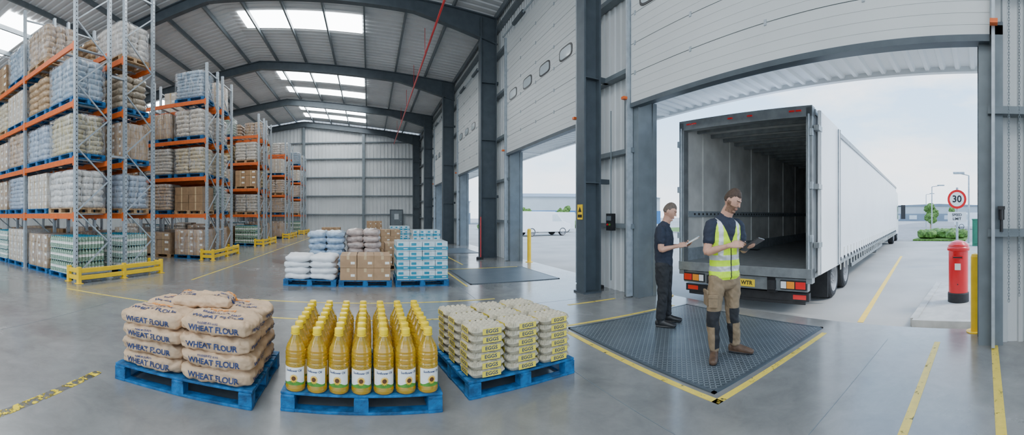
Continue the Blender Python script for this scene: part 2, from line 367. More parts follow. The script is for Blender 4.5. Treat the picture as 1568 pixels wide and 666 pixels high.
def sect_door(y0,y1,idx,ztop):
    mb=MB();a,c=y0-.12,y1+.12;z=OH-.06;X0,X1=4.60,4.66;ph=.56
    while z<ztop:
        mb.b(X0,X1,a,c,z+.006,z+ph-.006,0)
        for g in(.14,.28,.42): mb.b(X0-.004,X0,a,c,z+g-.006,z+g+.006,0)
        mb.b(X0+.01,X1,a,c,z-.006,z+.006,3)
        z+=ph
    mb.b(X0-.02,X1+.06,a,c,OH-.13,OH-.05,3)
    zc=OH-.06+3.33*ph; n=5 if idx==1 else 4
    for i in range(n):
        yc=a+(c-a)*(i+.5)/n
        for (w,h,mi,xo) in((.33,.165,2,-.012),(.28,.125,1,-.018)):
            pts=[]
            for t in range(24):
                t_=2*pi*t/24;ct,st=cos(t_),sin(t_);e=.5
                pts.append((X0+xo,yc+w*math.copysign(abs(ct)**e,ct),zc+h*math.copysign(abs(st)**e,st)))
            back=[(X0,p[1],p[2]) for p in pts]
            mb.add(pts+back,[tuple(range(24))]+[(q,24+q,24+(q+1)%24,(q+1)%24) for q in range(24)],mi)
    zz=OH-.06+ph
    while zz<ztop-.2:
        for i in range(5):
            yc=a+(c-a)*(i/4*.96+.02); mb.b(X0-.012,X0,yc-.02,yc+.02,zz-.04,zz+.04,4)
        zz+=ph
    for yy in(a-.06,c+.02): mb.b(4.52,4.66,yy,yy+.04,0.02,min(ztop+.3,8.4),4)
    mb.cyl((4.5,a-.1,ztop+.35),(4.5,c+.1,ztop+.35),.03,4)
    for yy in(a+1,c-1.4): mb.cyl((4.5,yy-.3,ztop+.35),(4.5,yy+.5,ztop+.35),.07,3)
    for yy in(a-.09,c+.01): mb.b(4.44,4.52,yy,yy+.09,OH+.02,OH+.07,5)
    mb.obj('door_%d'%idx,['door','glass','blackp','steel_dark','galv','orange'])
    mb=MB()
    mb.b(4.67,5.02,y0-.28,y0+.012,0,OH+.1,0);mb.b(4.67,5.02,y1-.012,y1+.42,0,OH+.1,0);mb.b(4.67,5.02,y0-.28,y1+.28,OH-.012,OH+.14,1)
    mb.b(5.02,5.12,y0-.12,y0+.03,0,OH,0);mb.b(5.02,5.12,y1-.03,y1+.12,0,OH,0)
    mb.obj('trim_door_frame',['steel_mid','steel_dark'])
for i,(a,c) in enumerate(openings): sect_door(a,c,i+1,7.3)

mb=MB()
corr(mb,(5.02,-3.5,4.06),(0,1,0),(1.45,0,-.06),(0,0,-1),34,1,.25,.05,0)
mb.b(5.02,6.5,-3.5,30.5,4.10,4.16,0)
mb.b(6.44,6.54,-3.5,30.5,3.92,4.18,1)
for y in(-3.4,6.75,13.8,21.1,28.4): mb.b(5.0,6.45,y-.06,y+.06,3.92,4.0,1)
mb.obj('door_canopy',['white','white'])

mb=MB();mb.cyl((2.3,Y0,8.15),(2.3,YF,8.15),.04,0,10)
for y in range(-4,36,4): mb.cyl((2.3,y,8.15),(2.3,y,zr(2.3)-.1),.012,0,6)
mb.obj('sprinkler_pipe',['red'])

mb=MB()
def ln(x0,x1,y0,y1,mi=0): mb.b(min(x0,x1),max(x0,x1),min(y0,y1),max(y0,y1),0,.003,mi)
ln(2.50,4.75,2.02,2.09);ln(2.50,2.57,2.02,4.85);ln(2.5,4.75,4.79,4.85)
ln(2.3,WX,.54,.61);ln(1.5,WX,-.16,-.08)
ln(-2.52,-2.43,.6,3.0,1)
ln(-2.2,2.3,6.9,6.95);ln(-1.6,1.8,5.75,5.80);ln(3.3,4.3,5.9,5.96);ln(-4.15,-4.1,8.5,33)
ln(-5.8,-3.6,5.95,6.0);ln(2.1,2.15,8.3,11.1);ln(2.1,4.4,11.05,11.1);ln(2.9,2.95,12,33)
mb.obj('floor_marking',['line','linew'])
for (x0,x1,y0,y1) in((2.62,4.95,2.16,4.70),(2.25,4.5,8.5,10.9),(2.3,4.5,15.6,18)):
    mb=MB();mb.b(x0+.04,x1-.04,y0+.04,y1-.04,0,.012,0)
    for (a,b_,c,d) in((x0,x1,y0,y0+.035),(x0,x1,y1-.035,y1),(x0,x0+.035,y0,y1),(x1-.035,x1,y0,y1)): mb.b(a,b_,c,d,0,.014,1)
    mb.obj('dock_leveller_plate',['tread','steel_dark'])

# ------------------------------------------------------------------ rack loads
def tmpl(mb,mats):
    me=bpy.data.meshes.new('pallet_load');me.from_pydata(mb.v,[],mb.f)
    for m in mats:me.materials.append(M[m])
    me.polygons.foreach_set('material_index',mb.m);me.polygons.foreach_set('use_smooth',mb.s);me.update();return me
def load_sacks(rows,nx,ny,h,seed,pm='bluep',mt='sackr',film=True):
    mb=MB();pallet(mb,1.16,1.0,.14,1);lh=h/rows
    for l in range(rows):
        for i in range(nx):
            for j in range(ny):
                sack(mb,-.56+(i+.5)*1.12/nx+random.uniform(-.01,.01),-.48+(j+.5)*.96/ny+random.uniform(-.01,.01),.14+(l+.5)*lh,1.12/nx*1.03,.96/ny*1.03,lh*1.12,0,(5,4,2),5,random.uniform(-.03,.03),.02,.25,seed+l*7+i*3+j)
    if film: sack(mb,0,0,.14+h/2,1.20,1.04,h*1.04,2,(10,9,8),14,0,.018,.0,seed)
    return tmpl(mb,[mt,pm,'film'])
def load_boxes(rows,nx,ny,h,seed,pm='bluep',mt='boxr'):
    mb=MB();pallet(mb,1.16,1.0,.14,1);lh=h/rows
    for l in range(rows):
        for i in range(nx):
            for j in range(ny):
                cx,cy,cz=-.56+(i+.5)*1.12/nx,-.48+(j+.5)*.96/ny,.14+(l+.5)*lh
                mb.c(cx+random.uniform(-.006,.006),cy+random.uniform(-.006,.006),cz,1.12/nx-.014,.96/ny-.014,lh-.006,0)
                if j==0: mb.c(cx,cy-.48/ny+.003,cz,.05,.006,lh-.01,2);mb.c(cx+.3/nx,cy-.48/ny+.004,cz+lh*.15,.3/nx,.006,lh*.3,3)
                if j==ny-1:mb.c(cx,cy+.48/ny-.003,cz,.05,.006,lh-.01,2)
    if seed!=3: sack(mb,0,0,.14+h/2,1.19,1.03,h*1.03,4,(10,9,8),14,0,.012,.0,seed)
    return tmpl(mb,[mt,pm,'tape','label','film'])
def load_bottles(rows,h,pm='bluep'):
    mb=MB();pallet(mb,1.16,1.0,.14,1);lh=h/rows
    for l in range(rows):
        z=.14+l*lh
        for i in range(12):
            for j in range(10):
                if 0<i<11 and 0<j<9 and l<rows-1: continue
                cx,cy=-.52+i*.0945,-.43+j*.0955
                X=Matrix.Translation((cx,cy,z))
                mb.lathe([(.045,0),(.046,lh*.35),(.038,lh*.45),(.045,lh*.55),(.044,lh*.72),(.015,lh*.92),(.015,lh*.99)],[0,2,2,0,0,3],8,X)
        mb.c(0,0,z+.002,1.1,.95,.008,2)
    return tmpl(mb,['waterr',pm,'label','teal'])
T_s=[load_sacks(6,2,2,.95,1),load_sacks(7,2,2,.98,5),load_sacks(8,1,2,1.0,9),load_sacks(6,2,3,.94,12,'woodp'),load_sacks(5,2,2,.90,17,film=False)]
T_b=[load_boxes(4,3,3,.94,2),load_boxes(3,2,2,.84,3,'woodp'),load_boxes(5,4,3,.98,4)]
T_w=[load_bottles(3,.95)]
LV=[1.60,2.92,4.25,5.62]
def rack_row(ox,oy,rz,bays,topz,gi,rear_bays,low=None):
    E=empty('pallet_rack',(ox,oy,0),rz)
    mb=MB();BW=2.75;PW=.09
    for yb in(0,1.5):
        nb=bays if yb==0 else rear_bays
        for b in range(nb+1):
            x=-.06-b*BW
            for y in(yb+.05,yb+1.05):
                mb.b(x-PW/2,x+PW/2,y-.04,y+.04,0,topz,0)
                mb.b(x-.08,x+.08,y-.07,y+.07,0,.012,0)
                if b==0:
                    z=.2
                    while z<topz-.1: mb.b(x+PW/2-.002,x+PW/2+.002,y-.012,y+.012,z,z+.03,3); z+=.1
            z=.15;s=0
            while z+.75<topz:
                ya,yc=(yb+.08,yb+1.02) if s%2==0 else (yb+1.02,yb+.08)
                mb.beam((x,ya,z),(x,yc,z+.75),.03,.03,0);z+=.75;s+=1
            for z in(.15,topz-.3): mb.b(x-.02,x+.02,yb+.08,yb+1.02,z,z+.04,0)
        for b in range(nb):
            xa=-.06-b*BW-PW/2;xb=xa-BW+PW
            for lv in LV:
                for y in(yb+.04,yb+1.06):
                    mb.b(xb,xa,y-.028,y+.028,lv-.13,lv,1)
                    for xe in(xa,xb): mb.b(xe-.03,xe+.03,y-.034,y+.034,lv-.19,lv+.03,1)
                for q in range(6): 
                    xx=xb+(q+.5)*(xa-xb)/6; mb.b(xx-.04,xx+.04,yb+.07,yb+1.03,lv-.03,lv-.002,0)
    for z in(1,3,5): mb.b(-.09,-.03,1.05,1.55,z,z+.05,0)
    mb.obj('rack_frame',['galv','orange','woodp','blackp'],E)
    for yb in(0,1.5):
        nb=bays if yb==0 else rear_bays
        for b in range(nb):
            xa=-.06-b*BW
            for li,lv in enumerate([0.0]+LV):
                for q in range(2):
                    if li>0:
                        me=random.choice(T_s*2+T_b)
                        if li==4 and random.random()<.12: continue
                    else: me=random.choice(T_b*2+T_w*2+T_s[:1]) if low is None else low[(b*2+q)%len(low)]
                    o=bpy.data.objects.new('pallet_load',me);COL.objects.link(o);o.parent=E
                    o.location=(xa-.72-q*1.31+random.uniform(-.02,.02),yb+.55+random.uniform(-.02,.02),lv+.002)
                    o.rotation_euler=(0,0,random.uniform(-.02,.02)+(pi if random.random()<.5 else 0))
                    hs=random.uniform(.94,1.01);o.scale=(1,1,hs)
    G=MB()
    for z in(.08,.24): 
        G.b(.17,.24,-.06,2.62,z,z+.10,0)
        G.b(-.25,.17,-.06,.0,z,z+.10,0); G.b(-.25,.17,2.56,2.62,z,z+.10,0)
    for (x,y) in((.205,-.03),(.205,1.3),(.205,2.59),(-.22,-.03),(-.22,2.59)):
        G.b(x-.045,x+.045,y-.045,y+.045,0,.38,0);G.b(x-.08,x+.08,y-.08,y+.08,0,.015,0)
    G.obj('end_barrier',['yellow'],E,bevel=.008)
rack_row(-6.2,6.66,-.25,4,7.6,0,1,low=[T_w[0],T_b[0],T_b[2],T_w[0],T_b[1],T_b[0],T_b[2],T_b[0]])
rack_row(-5.45,12.5,0,4,6.9,1,1,low=[T_b[0],T_b[1]])
rack_row(-5.45,19.0,0,3,6.7,2,1)
rack_row(-5.45,25.4,0,3,6.6,3,1)
rack_row(-5.45,31.4,0,3,6.6,4,1)

# ------------------------------------------------------------------ flour
E=empty('flour_sack_pallet',(-1.585,3.46,0),0)
mb=MB();pallet(mb,1.34,.98,.15);mb.obj('pallet',['bluep'],E,bevel=.003)
mb=MB();fr=[]
LH=.128
for l in range(4):
    for i in(0,1):
        for j in(0,1):
            jx=random.uniform(-.018,.018);jy=random.uniform(-.018,.018)
            cx=-.318+i*.636+jx;cy=-.225+j*.45+jy;cz=.15+(l+.5)*LH
            if l==3 and i==1: cz+=.012
            sack(mb,cx,cy,cz,.665,.485,LH*1.18,0,(44,32,14),5,random.uniform(-.04,.04),.013,.24,seed=l*11+i*5+j*3)
            fr.append((l,i,j,cx,cy,cz))
sack(mb,-.02,.16,.15+4*LH+.045,.60,.44,.11,0,(44,32,14),5,.15,.013,.28,seed=77)
so=mb.obj('sacks',['paper'],E)
bv=BVHTree.FromPolygons([Vector(v) for v in mb.v],mb.f)
tx=MB()
def project_text(body,size,X,dirv,mi,off=.006):
    vs,fs=text_geo(body,size);out=[];d=Vector(dirv).normalized()
    for p in vs:
        q=X@Vector(p);h=bv.ray_cast(q-d*.2,d,.5)
        out.append((h[0]-d*off) if h[0] else q)
    tx.add(out,fs,mi)
RX=Matrix.Rotation(pi/2,4,'X')
for (l,i,j,cx,cy,cz) in fr:
    if j==0:
        project_text('WHEAT FLOUR',.066,Matrix.Translation((cx,cy-.3,cz-.008))@RX,(0,1,0),0)
        if (l+i)%2==0: project_text('%s'%('FOODSERVICE 16 KG' if l%2 else 'PREMIUM QUALITY'),.020,Matrix.Translation((cx-.05,cy-.3,cz+.038))@RX,(0,1,0),0)
    if i==1:
        project_text('WHEAT FLOUR',.045,Matrix.Translation((cx+.4,cy,cz-.01))@Matrix.Rotation(pi/2,4,'Z')@RX,(-1,0,0),0)
    if l==3:
        Z=Matrix.Translation((cx,cy,cz+.2))@Matrix.Rotation(random.uniform(-.05,.05),4,'Z')
        project_text('WHEAT FLOUR',.07,Z@Matrix.Translation((0,-.13,0)),(0,0,-1),0)
        project_text('PREMIUM',.06,Z@Matrix.Translation((-.02,.05,0)),(0,0,-1),1)
        project_text('BREAD FLOUR 16KG',.04,Z@Matrix.Translation((0,-.03,0)),(0,0,-1),0)
tx.obj('sack_print',['navyink','orangeink'],E)

# ------------------------------------------------------------------ oil bottles
E=empty('sunflower_oil_pallet',(-.06,3.58,0),0)
mb=MB();pallet(mb,1.28,1.10,.15);mb.obj('pallet',['bluep'],E,bevel=.003)
mb=MB()
R=.082
prof=[(.0,.004),(.066,.0),(.078,.01),(.082,.03),(.080,.05),(.079,.055),(.079,.20),(.082,.205),(.081,.225),(.076,.235),(.081,.245),(.081,.265),(.076,.275),(.081,.285),(.081,.305),(.076,.315),(.078,.33),(.070,.355),(.055,.385),(.040,.412),(.031,.430),(.028,.443),(.033,.446),(.033,.453),(.028,.456)]
mb.lathe(prof,0,28)
mb.lathe([(.034,.455),(.035,.458),(.035,.495),(.031,.502),(0,.503)],1,18)
mb.lathe([(.037,.443),(.038,.447),(.038,.451),(.034,.453)],1,18)
RL=.0805
def lab(pts,mi,r=RL):
    return [(r*sin(x/R),-r*cos(x/R),z) for x,z in pts]
n=14
vs=[];
for i in range(n+1):
    a=-.10+.20*i/n
    vs+= lab([(a,.058),(a,.198)],2)
mb.add(vs,[(2*i,2*i+2,2*i+3,2*i+1) for i in range(n)],2,True)
vs=[]
for i in range(n+1):
    a=-.10+.20*i/n; vs+=lab([(a,.058),(a,.085+.012*cos(a*40))],4,RL+.0006)
mb.add(vs,[(2*i,2*i+2,2*i+3,2*i+1) for i in range(n)],4,True)
cz=.112
for i in range(16):
    a=2*pi*i/16;a1=a-.2;a2=a+.2
    mb.add(lab([(.016*cos(a1),cz+.016*sin(a1)),(.027*cos(a1+.05),cz+.027*sin(a1+.05)),(.037*cos(a),cz+.037*sin(a)),(.027*cos(a2-.05),cz+.027*sin(a2-.05)),(.016*cos(a2),cz+.016*sin(a2))],3,RL+.0012),[(0,1,2,3,4)],3)
mb.add(lab([(.018*cos(2*pi*i/14),cz+.018*sin(2*pi*i/14)) for i in range(14)],5,RL+.0018),[tuple(range(14))],5)
vs,fs=text_geo('Sunflower Oil',.024)
mb.add(lab([(x,.172+y) for x,y,z in vs],6,RL+.0012),fs,6)
o0=mb.obj('bottle',['oil','capy','label','petal','leaf','seed','navyink'],E)
o0.location=(-.532,-.46,.15)
for i in range(7):
    for j in range(7):
        if i==0 and j==0: continue
        inst(o0,'bottle',E,(-.532+i*.1775+random.uniform(-.003,.003),-.46+j*.166+random.uniform(-.001,.001),.15),random.uniform(-.12,.12)+(-.15+i*.06))

# ------------------------------------------------------------------ eggs
E=empty('egg_tray_pallet',(1.31,3.74,0),math.radians(8.5))
mb=MB();pallet(mb,1.12,.98,.15);mb.obj('pallet',['bluep'],E,bevel=.003)
mb=MB();CW,CD=.335,.30
def ring(w,d,z,sc,ph=0):
    out=[];NN=96
    for i in range(NN):
        t=2*pi*i/NN;ct,st=cos(t),sin(t);e=.28
        x=math.copysign(abs(ct)**e,ct);y=math.copysign(abs(st)**e,st)
        q=sc*cos(24*t+ph)
        out.append(((w/2)*x+q*x,(d/2)*y+q*y,z+abs(sc)*.9*cos(24*t+ph)))
    return out
rings=[ring(CW-.075,CD-.07,0,.004),ring(CW-.05,CD-.045,.012,.009),ring(CW-.014,CD-.014,.034,.007),ring(CW,CD,.038,.002),ring(CW,CD,.044,.002),ring(CW-.016,CD-.016,.046,.006),ring(CW-.045,CD-.04,.066,.009),ring(CW-.08,CD-.075,.072,.003)]
NN=96
for a,b_ in zip(rings,rings[1:]): mb.add(a+b_,[(i,(i+1)%NN,NN+(i+1)%NN,NN+i) for i in range(NN)],0,True)
gx,gy=40,32;vs=[]
for i in range(gx+1):
    for j in range(gy+1):
        u,v=i/gx,j/gy
        edge=min(u,1-u,v,1-v)*12;edge=min(1,edge)
        z=.056+.026*(abs(sin(pi*5*u))*abs(sin(pi*4*v)))**.6*edge+ .004*edge
        vs.append(((u-.5)*(CW-.055),(v-.5)*(CD-.05),z))
mb.add(vs,[(i*(gy+1)+j,(i+1)*(gy+1)+j,(i+1)*(gy+1)+j+1,i*(gy+1)+j+1) for i in range(gx) for j in range(gy)],0,True)
def eggl(X,w,h):
    mb.add([(-w/2,-h/2,0),(w/2,-h/2,0),(w/2,h/2,0),(-w/2,h/2,0)],[(0,1,2,3)],1,False,X)
    vs,fs=text_geo('EGGS',h*.85);mb.add([(p[0]*1.15,p[1],.0012) for p in vs],fs,2,False,X)
eggl(Matrix.Translation((0.02,-CD/2-.006,.040))@RX,.18,.050)
eggl(Matrix.Translation((CW/2+.006,0,.040))@Matrix.Rotation(pi/2,4,'Z')@RX,.15,.048)
eggl(Matrix.Translation((-CW/2-.006,0,.040))@Matrix.Rotation(-pi/2,4,'Z')@RX,.15,.048)
e0=mb.obj('egg_carton',['pulp','eggyel','navyink'],E)
e0.location=(-.36,-.32,.15)
for l in range(6):
    for i in range(3):
        for j in range(3):
            if (l,i,j)==(0,0,0): continue
            inst(e0,'egg_carton',E,(-.36+i*.36+random.uniform(-.007,.007),-.32+j*.315+random.uniform(-.005,.005),.15+l*.0725),random.uniform(-.02,.02))

# ------------------------------------------------------------------ mid-floor pallets
def simple_stock(name,x,y,w,d,kind,h,rows,nx,ny,mats,pm='bluep',rz=0):
    E=empty(name,(x,y,0),rz);mb=MB();pallet(mb,w,d,.14);mb.obj('pallet',[pm],E)
    mb=MB();lh=h/rows
    for l in range(rows):
        for i in range(nx):
            for j in range(ny):
                cx,cy,cz=-w/2+.02+(i+.5)*(w-.04)/nx,-d/2+.02+(j+.5)*(d-.04)/ny,.14+(l+.5)*lh
                if kind=='sack': sack(mb,cx+random.uniform(-.015,.015),cy,cz,(w-.04)/nx*1.05,(d-.04)/ny*1.05,lh*1.15,0,(8,6,4),4,random.uniform(-.06,.06),.03,.35,l*9+i*4+j)
                elif kind=='box':
                    a,b_=(w-.04)/nx-.012,(d-.04)/ny-.012
                    mb.c(cx+random.uniform(-.008,.008),cy,cz,a,b_,lh-.006,0)
                    mb.c(cx,cy-b_/2,cz+lh*.32,.06,.006,lh*.3,1); mb.c(cx,cy,cz+lh/2-.003,.06,b_+.004,.004,1)
                    mb.c(cx+a*.28,cy-b_/2,cz-lh*.1,a*.25,.006,lh*.2,2)
                elif kind=='pack':
                    a,b_=(w-.04)/nx-.01,(d-.04)/ny-.01
                    mb.c(cx+random.uniform(-.006,.006),cy,cz,a,b_,lh-.006,0)
                    mb.c(cx,cy,cz-lh*.22,a+.006,b_+.006,lh*.34,1)
                    mb.c(cx-a*.18,cy-b_/2-.001,cz+lh*.22,a*.4,.008,lh*.26,1)
                    mb.c(cx+a*.2,cy-b_/2-.005,cz-lh*.22,a*.35,.008,lh*.12,0)
    mb.obj('stock',mats,E,bevel=.004 if kind!='sack' else 0)
simple_stock('white_sack_pallet',-1.30,8.95,1.18,.95,'sack',.52,4,2,2,['whitesack'])
simple_stock('carton_pallet',-.08,8.95,1.16,.95,'box',.54,2,3,2,['card','tape','label'])
simple_stock('drinks_pack_pallet',1.17,8.95,1.18,.95,'pack',.84,4,4,2,['cyanw','teal'])
simple_stock('wrapped_sack_pallet',-1.15,10.9,1.0,.95,'sack',.98,6,2,2,['bluesack'])
simple_stock('wrapped_sack_pallet',-.15,11.2,.95,.95,'sack',1.02,6,2,2,['pinkw'])
simple_stock('carton_pallet',.80,11.6,.75,.95,'box',.62,3,3,2,['card','tape','label'],'woodp')
simple_stock('drinks_pack_pallet',1.70,11.9,.85,.95,'pack',.98,5,4,2,['cyanw','teal'])
simple_stock('carton_pallet',.6,14.5,1.1,.95,'box',.9,4,3,2,['card','tape','label'],'woodp')
simple_stock('drinks_pack_pallet',1.5,19.5,1.0,.95,'pack',.9,4,4,2,['cyanw','teal'])
simple_stock('carton_pallet',-2.6,27,1.3,1,'box',.6,2,3,2,['card','tape','label'],'woodp')
simple_stock('carton_pallet',.4,30,1.2,1,'box',1.0,3,3,2,['card','tape','label'],'woodp')

# ------------------------------------------------------------------ trailer
ROT=.151
T=empty('articulated_lorry',(5.84,4.17,-.2),ROT)
L=19.0;HW=1.32;ZF=.84;ZT=3.57
mb=MB()
mb.b(0,L,-HW,HW,ZF-.12,ZF,1)
mb.b(0.05,L,HW-.04,HW,ZF,ZT,0)
mb.b(0.05,L,-HW,-HW+.04,ZF,ZT,0)
mb.b(0.05,L,-HW,HW,ZT-.03,ZT,0)
mb.b(L-.05,L,-HW,HW,ZF,ZT,0)
mb.obj('body',['inner','greysteel'],T)
mb=MB()
mb.b(.1,L,-HW-.025,-HW-.002,ZF-.14,ZT-.06,0);mb.b(.1,L,HW+.002,HW+.025,ZF-.14,ZT-.06,0);mb.b(.1,L,-HW-.02,HW+.02,ZT,ZT+.02,0)
mb.beam((.1,-HW-.03,ZT-.03),(L,-HW-.03,ZT-.03),.05,.10,1);mb.beam((.1,-HW-.03,ZF-.12),(L,-HW-.03,ZF-.12),.03,.09,1)
x=2.2
while x<L-.3:
    mb.b(x-.02,x+.02,-HW-.045,-HW-.025,ZF-.30,ZF+.18,2); mb.b(x-.03,x+.03,-HW-.055,-HW-.03,ZF-.10,ZF-.02,3); x+=.42
mb.obj('curtain_side',['curtain','greysteel','label','blackp'],T)
mb=MB()
mb.b(-.06,.1,-HW-.04,-HW+.07,ZF-.25,ZT+.02,0);mb.b(-.06,.1,HW-.07,HW+.04,ZF-.25,ZT+.02,0)
mb.b(-.06,.12,-HW-.04,HW+.04,ZT-.14,ZT+.05,0);mb.b(-.08,.1,-HW-.04,HW+.04,ZF-.16,ZF+.005,0)
for y in(-1.12,-1.0,1.0,1.12,-.2,.2): mb.b(-.085,-.06,y-.05,y+.05,ZT-.05,ZT-.02,1)
for z in(1.3,2.2,3.1): mb.b(-.1,-.04,-HW-.06,-HW+.0,z,z+.12,2);mb.b(-.1,-.04,HW,HW+.06,z,z+.12,2)
for y in(-HW+.02,HW-.02):
    mb.cyl((-.075,y,ZF),(-.075,y,ZT-.1),.018,2,8)
mb.obj('rear_frame',['greysteel','redl','galv','orl'],T,bevel=.004)
mb=MB()
x=.5
while x<L-.2: mb.b(x-.03,x+.03,-HW+.04,HW-.04,ZT-.11,ZT-.03,0); x+=.55
x=.7
while x<L: mb.b(x-.02,x+.02,HW-.06,HW-.04,ZF,ZT-.03,1); x+=1.2
mb.b(.1,L,HW-.075,HW-.04,1.72,1.84,2);mb.b(.1,L,-HW+.04,-HW+.075,1.72,1.84,2);mb.b(.1,L,HW-.06,HW-.04,ZF,ZF+.25,2)
x=.3
while x<L-.3: mb.b(x,x+.05,HW-.08,HW-.074,1.76,1.80,3); x+=.16
mb.obj('interior_fittings',['greysteel','inner','galv','blackp'],T)
mb=MB()
mb.b(.12,1.75,-HW-.13,-HW-.085,ZF-.12,ZT,0)
for x in(.14,1.71): mb.b(x,x+.03,-HW-.14,-HW-.13,ZF-.12,ZT,1)
for z in(1.2,2.2,3.2): mb.b(-.02,.2,-HW-.15,-HW-.05,z,z+.09,1)
mb.cyl((1.45,-HW-.155,ZF-.1),(1.45,-HW-.155,ZT-.05),.017,1,8)
mb.b(.12,1.45,HW+.085,HW+.13,ZF-.12,ZT,0)
mb.obj('rear_door_leaf',['white','greysteel'],T,bevel=.005)
mb=MB()
mb.b(-.02,.12,-1.27,1.27,.44,.66,0)
mb.b(.05,.16,-1.27,1.27,.26,.40,6)
mb.b(.06,.10,-1.2,1.2,.20,.27,6)
for s in(-1,1):
    mb.b(-.05,-.02,s*1.02-.24,s*1.02+.24,.47,.63,2)
    mb.b(-.06,-.05,s*1.15-.09,s*1.15+.09,.49,.61,3);mb.b(-.06,-.05,s*.97-.07,s*.97+.07,.49,.61,4);mb.b(-.06,-.05,s*.84-.05,s*.84+.05,.49,.61,5)
    mb.b(-.03,.1,s*.6-.08,s*.6+.08,.40,.68,2)
    mb.b(-.10,.0,s*.62-.07,s*.62+.07,.46,.62,6)
    mb.b(.045,.05,s*1.1-.12,s*1.1+.12,.29,.37,3)
mb.b(-.035,-.02,-.28,.28,.47,.60,7)
for s in(-1,1): mb.b(.16,1.4,s*.45-.05,s*.45+.05,.45,.72,0)
mb.obj('light_bar',['greysteel','galv','blackp','redl','orl','whl','black','plate_y'],T,bevel=.003)
vs,fs=text_geo('LK21 WTR',.1);mb=MB();mb.add([(-.037,-x,.535+y) for x,y,z in vs],fs,0);mb.obj('plate_text',['blackp'],T)
def wheel(mb,x,y,r=.45,w=.34,side=-1,m0=0):
    X=Matrix.Translation((x,y,r))@Matrix.Rotation(pi/2*(1 if side<0 else -1),4,'X')
    pr=[(0,w/2-.10),(.08,w/2-.10),(.09,w/2-.04),(.13,w/2-.04),(.15,w/2-.11),(.24,w/2-.10),(.27,w/2-.01),(.285,w/2),(.33,w/2+.012),(r-.05,w/2+.0),(r-.01,w/2-.04),(r,w/2-.08),(r,-w/2+.05),(r-.05,-w/2),(0,-w/2)]
    mi=[m0+1]*7+[m0]*7
    mb.lathe(pr,mi,28,X)
    for i in range(8):
        t=2*pi*i/8; mb.cyl(X@Vector((.115*cos(t),.115*sin(t),w/2-.05)),X@Vector((.115*cos(t),.115*sin(t),w/2-.02)),.014,m0+1,6)
mb=MB()
for x in(1.75,3.0):
    wheel(mb,x,-1.14,.43,.34,-1);wheel(mb,x,1.14,.43,.34,1);mb.cyl((x,-1,.42),(x,1,.42),.06,2,8)
mb.obj('trailer_wheels',['tyre','hub','black'],T)
mb=MB()
for s in(-1,1):
    mb.b(1.16,1.19,s*1.1-.22,s*1.1+.22,.12,.68,0)
    mb.beam((4.0,s*1.25,.68),(11.5,s*1.25,.68),.03,.06,1);mb.beam((4.0,s*1.25,.42),(11.5,s*1.25,.42),.03,.1,1)
    for x in(4.1,5.3,6.5,8,9.5,11.3): mb.b(x-.03,x+.03,s*1.23-.02,s*1.23+.02,.36,.74,1)
    mb.b(12.0,12.12,s*.8-.06,s*.8+.06,.1,.8,1);mb.b(11.9,12.22,s*.8-.14,s*.8+.14,.04,.1,1)
    mb.b(1.4,L,s*.45-.05,s*.45+.05,.5,.72,0)
mb.obj('chassis',['black','greysteel'],T)
mb=MB()
c0=L+.55
vs=[(c0,-1.3,.55),(c0+2.2,-1.3,.45),(c0+2.25,-1.3,1.4),(c0+1.95,-1.3,2.7),(c0+1.5,-1.3,3.3),(c0,-1.3,3.35)]
vs2=[(a,1.3,c) for a,b_,c in vs]
mb.add(vs+vs2,[tuple(range(6)),tuple(range(6,12))[::-1]]+[(i,6+i,6+(i+1)%6,(i+1)%6) for i in range(6)],0)
mb.add([(c0+1.05,-1.312,1.5),(c0+2.1,-1.312,1.5),(c0+1.85,-1.312,2.4),(c0+1.05,-1.312,2.4)],[(0,1,2,3)],1)
mb.add([(c0+2.235,-1.1,1.55),(c0+2.235,1.1,1.55),(c0+1.99,1.1,2.62),(c0+1.99,-1.1,2.62)],[(0,1,2,3)],1)
for s in(-1,1):
    mb.b(c0+2.0,c0+2.12,s*1.66-.16,s*1.66+.16,1.5,2.5,2);mb.beam((c0+2.05,s*1.25,2.4),(c0+2.05,s*1.6,2.4),.05,.05,2)
mb.b(L-3.2,c0+2.0,-.45,.45,.45,.7,2)
for x in(c0+1.2,L-1.2): wheel(mb,x,-1.12,.48,.34,-1,3);wheel(mb,x,1.12,.48,.34,1,3)
mb.obj('tractor_cab',['white','glass','blackp','tyre','hub'],T)
# ------------------------------------------------------------------ street furniture
mb=MB()
mb.lathe([(0,0),(.205,0),(.205,.16),(.195,.18)],1,32)
mb.lathe([(.19,.16),(.19,.96),(.215,.975),(.22,1.01),(.215,1.035),(.20,1.05),(.205,1.065),(.19,1.09),(.14,1.135),(.07,1.16),(0,1.17)],0,32)
mb.b(-.225,-.18,-.10,.10,.83,.885,0);mb.b(-.228,-.2,-.085,.085,.845,.868,2)
mb.b(-.20,-.185,-.055,.055,.62,.74,3)
mb.cyl((-.19,0,.35),(-.20,0,.35),.012,2,8)
mb.obj('pillar_box',['red','black','blackp','label'],None,(7.5,.50,-.088))
def bollard(x,y,z,h=1.1,r=.065):
    mb=MB();mb.lathe([(0,0),(r+.06,0),(r+.06,.012),(r,.013),(r,h-.05),(r*.8,h-.015),(0,h)],0,20);mb.obj('safety_bollard',['yellow'],None,(x,y,z))
bollard(5.24,.12,0,1.05);bollard(5.24,5.50,0,1.1);bollard(5.2,12.0,0,1.12);bollard(5.2,8.1,0,1.1)
mb=MB();mb.b(6.1,9.6,-4,1.05,-.2,-.09);mb.b(5.98,6.1,-4,1.12,-.2,-.07);mb.b(6.1,9.6,1.05,1.17,-.2,-.07);mb.obj('pavement',['concrete'])
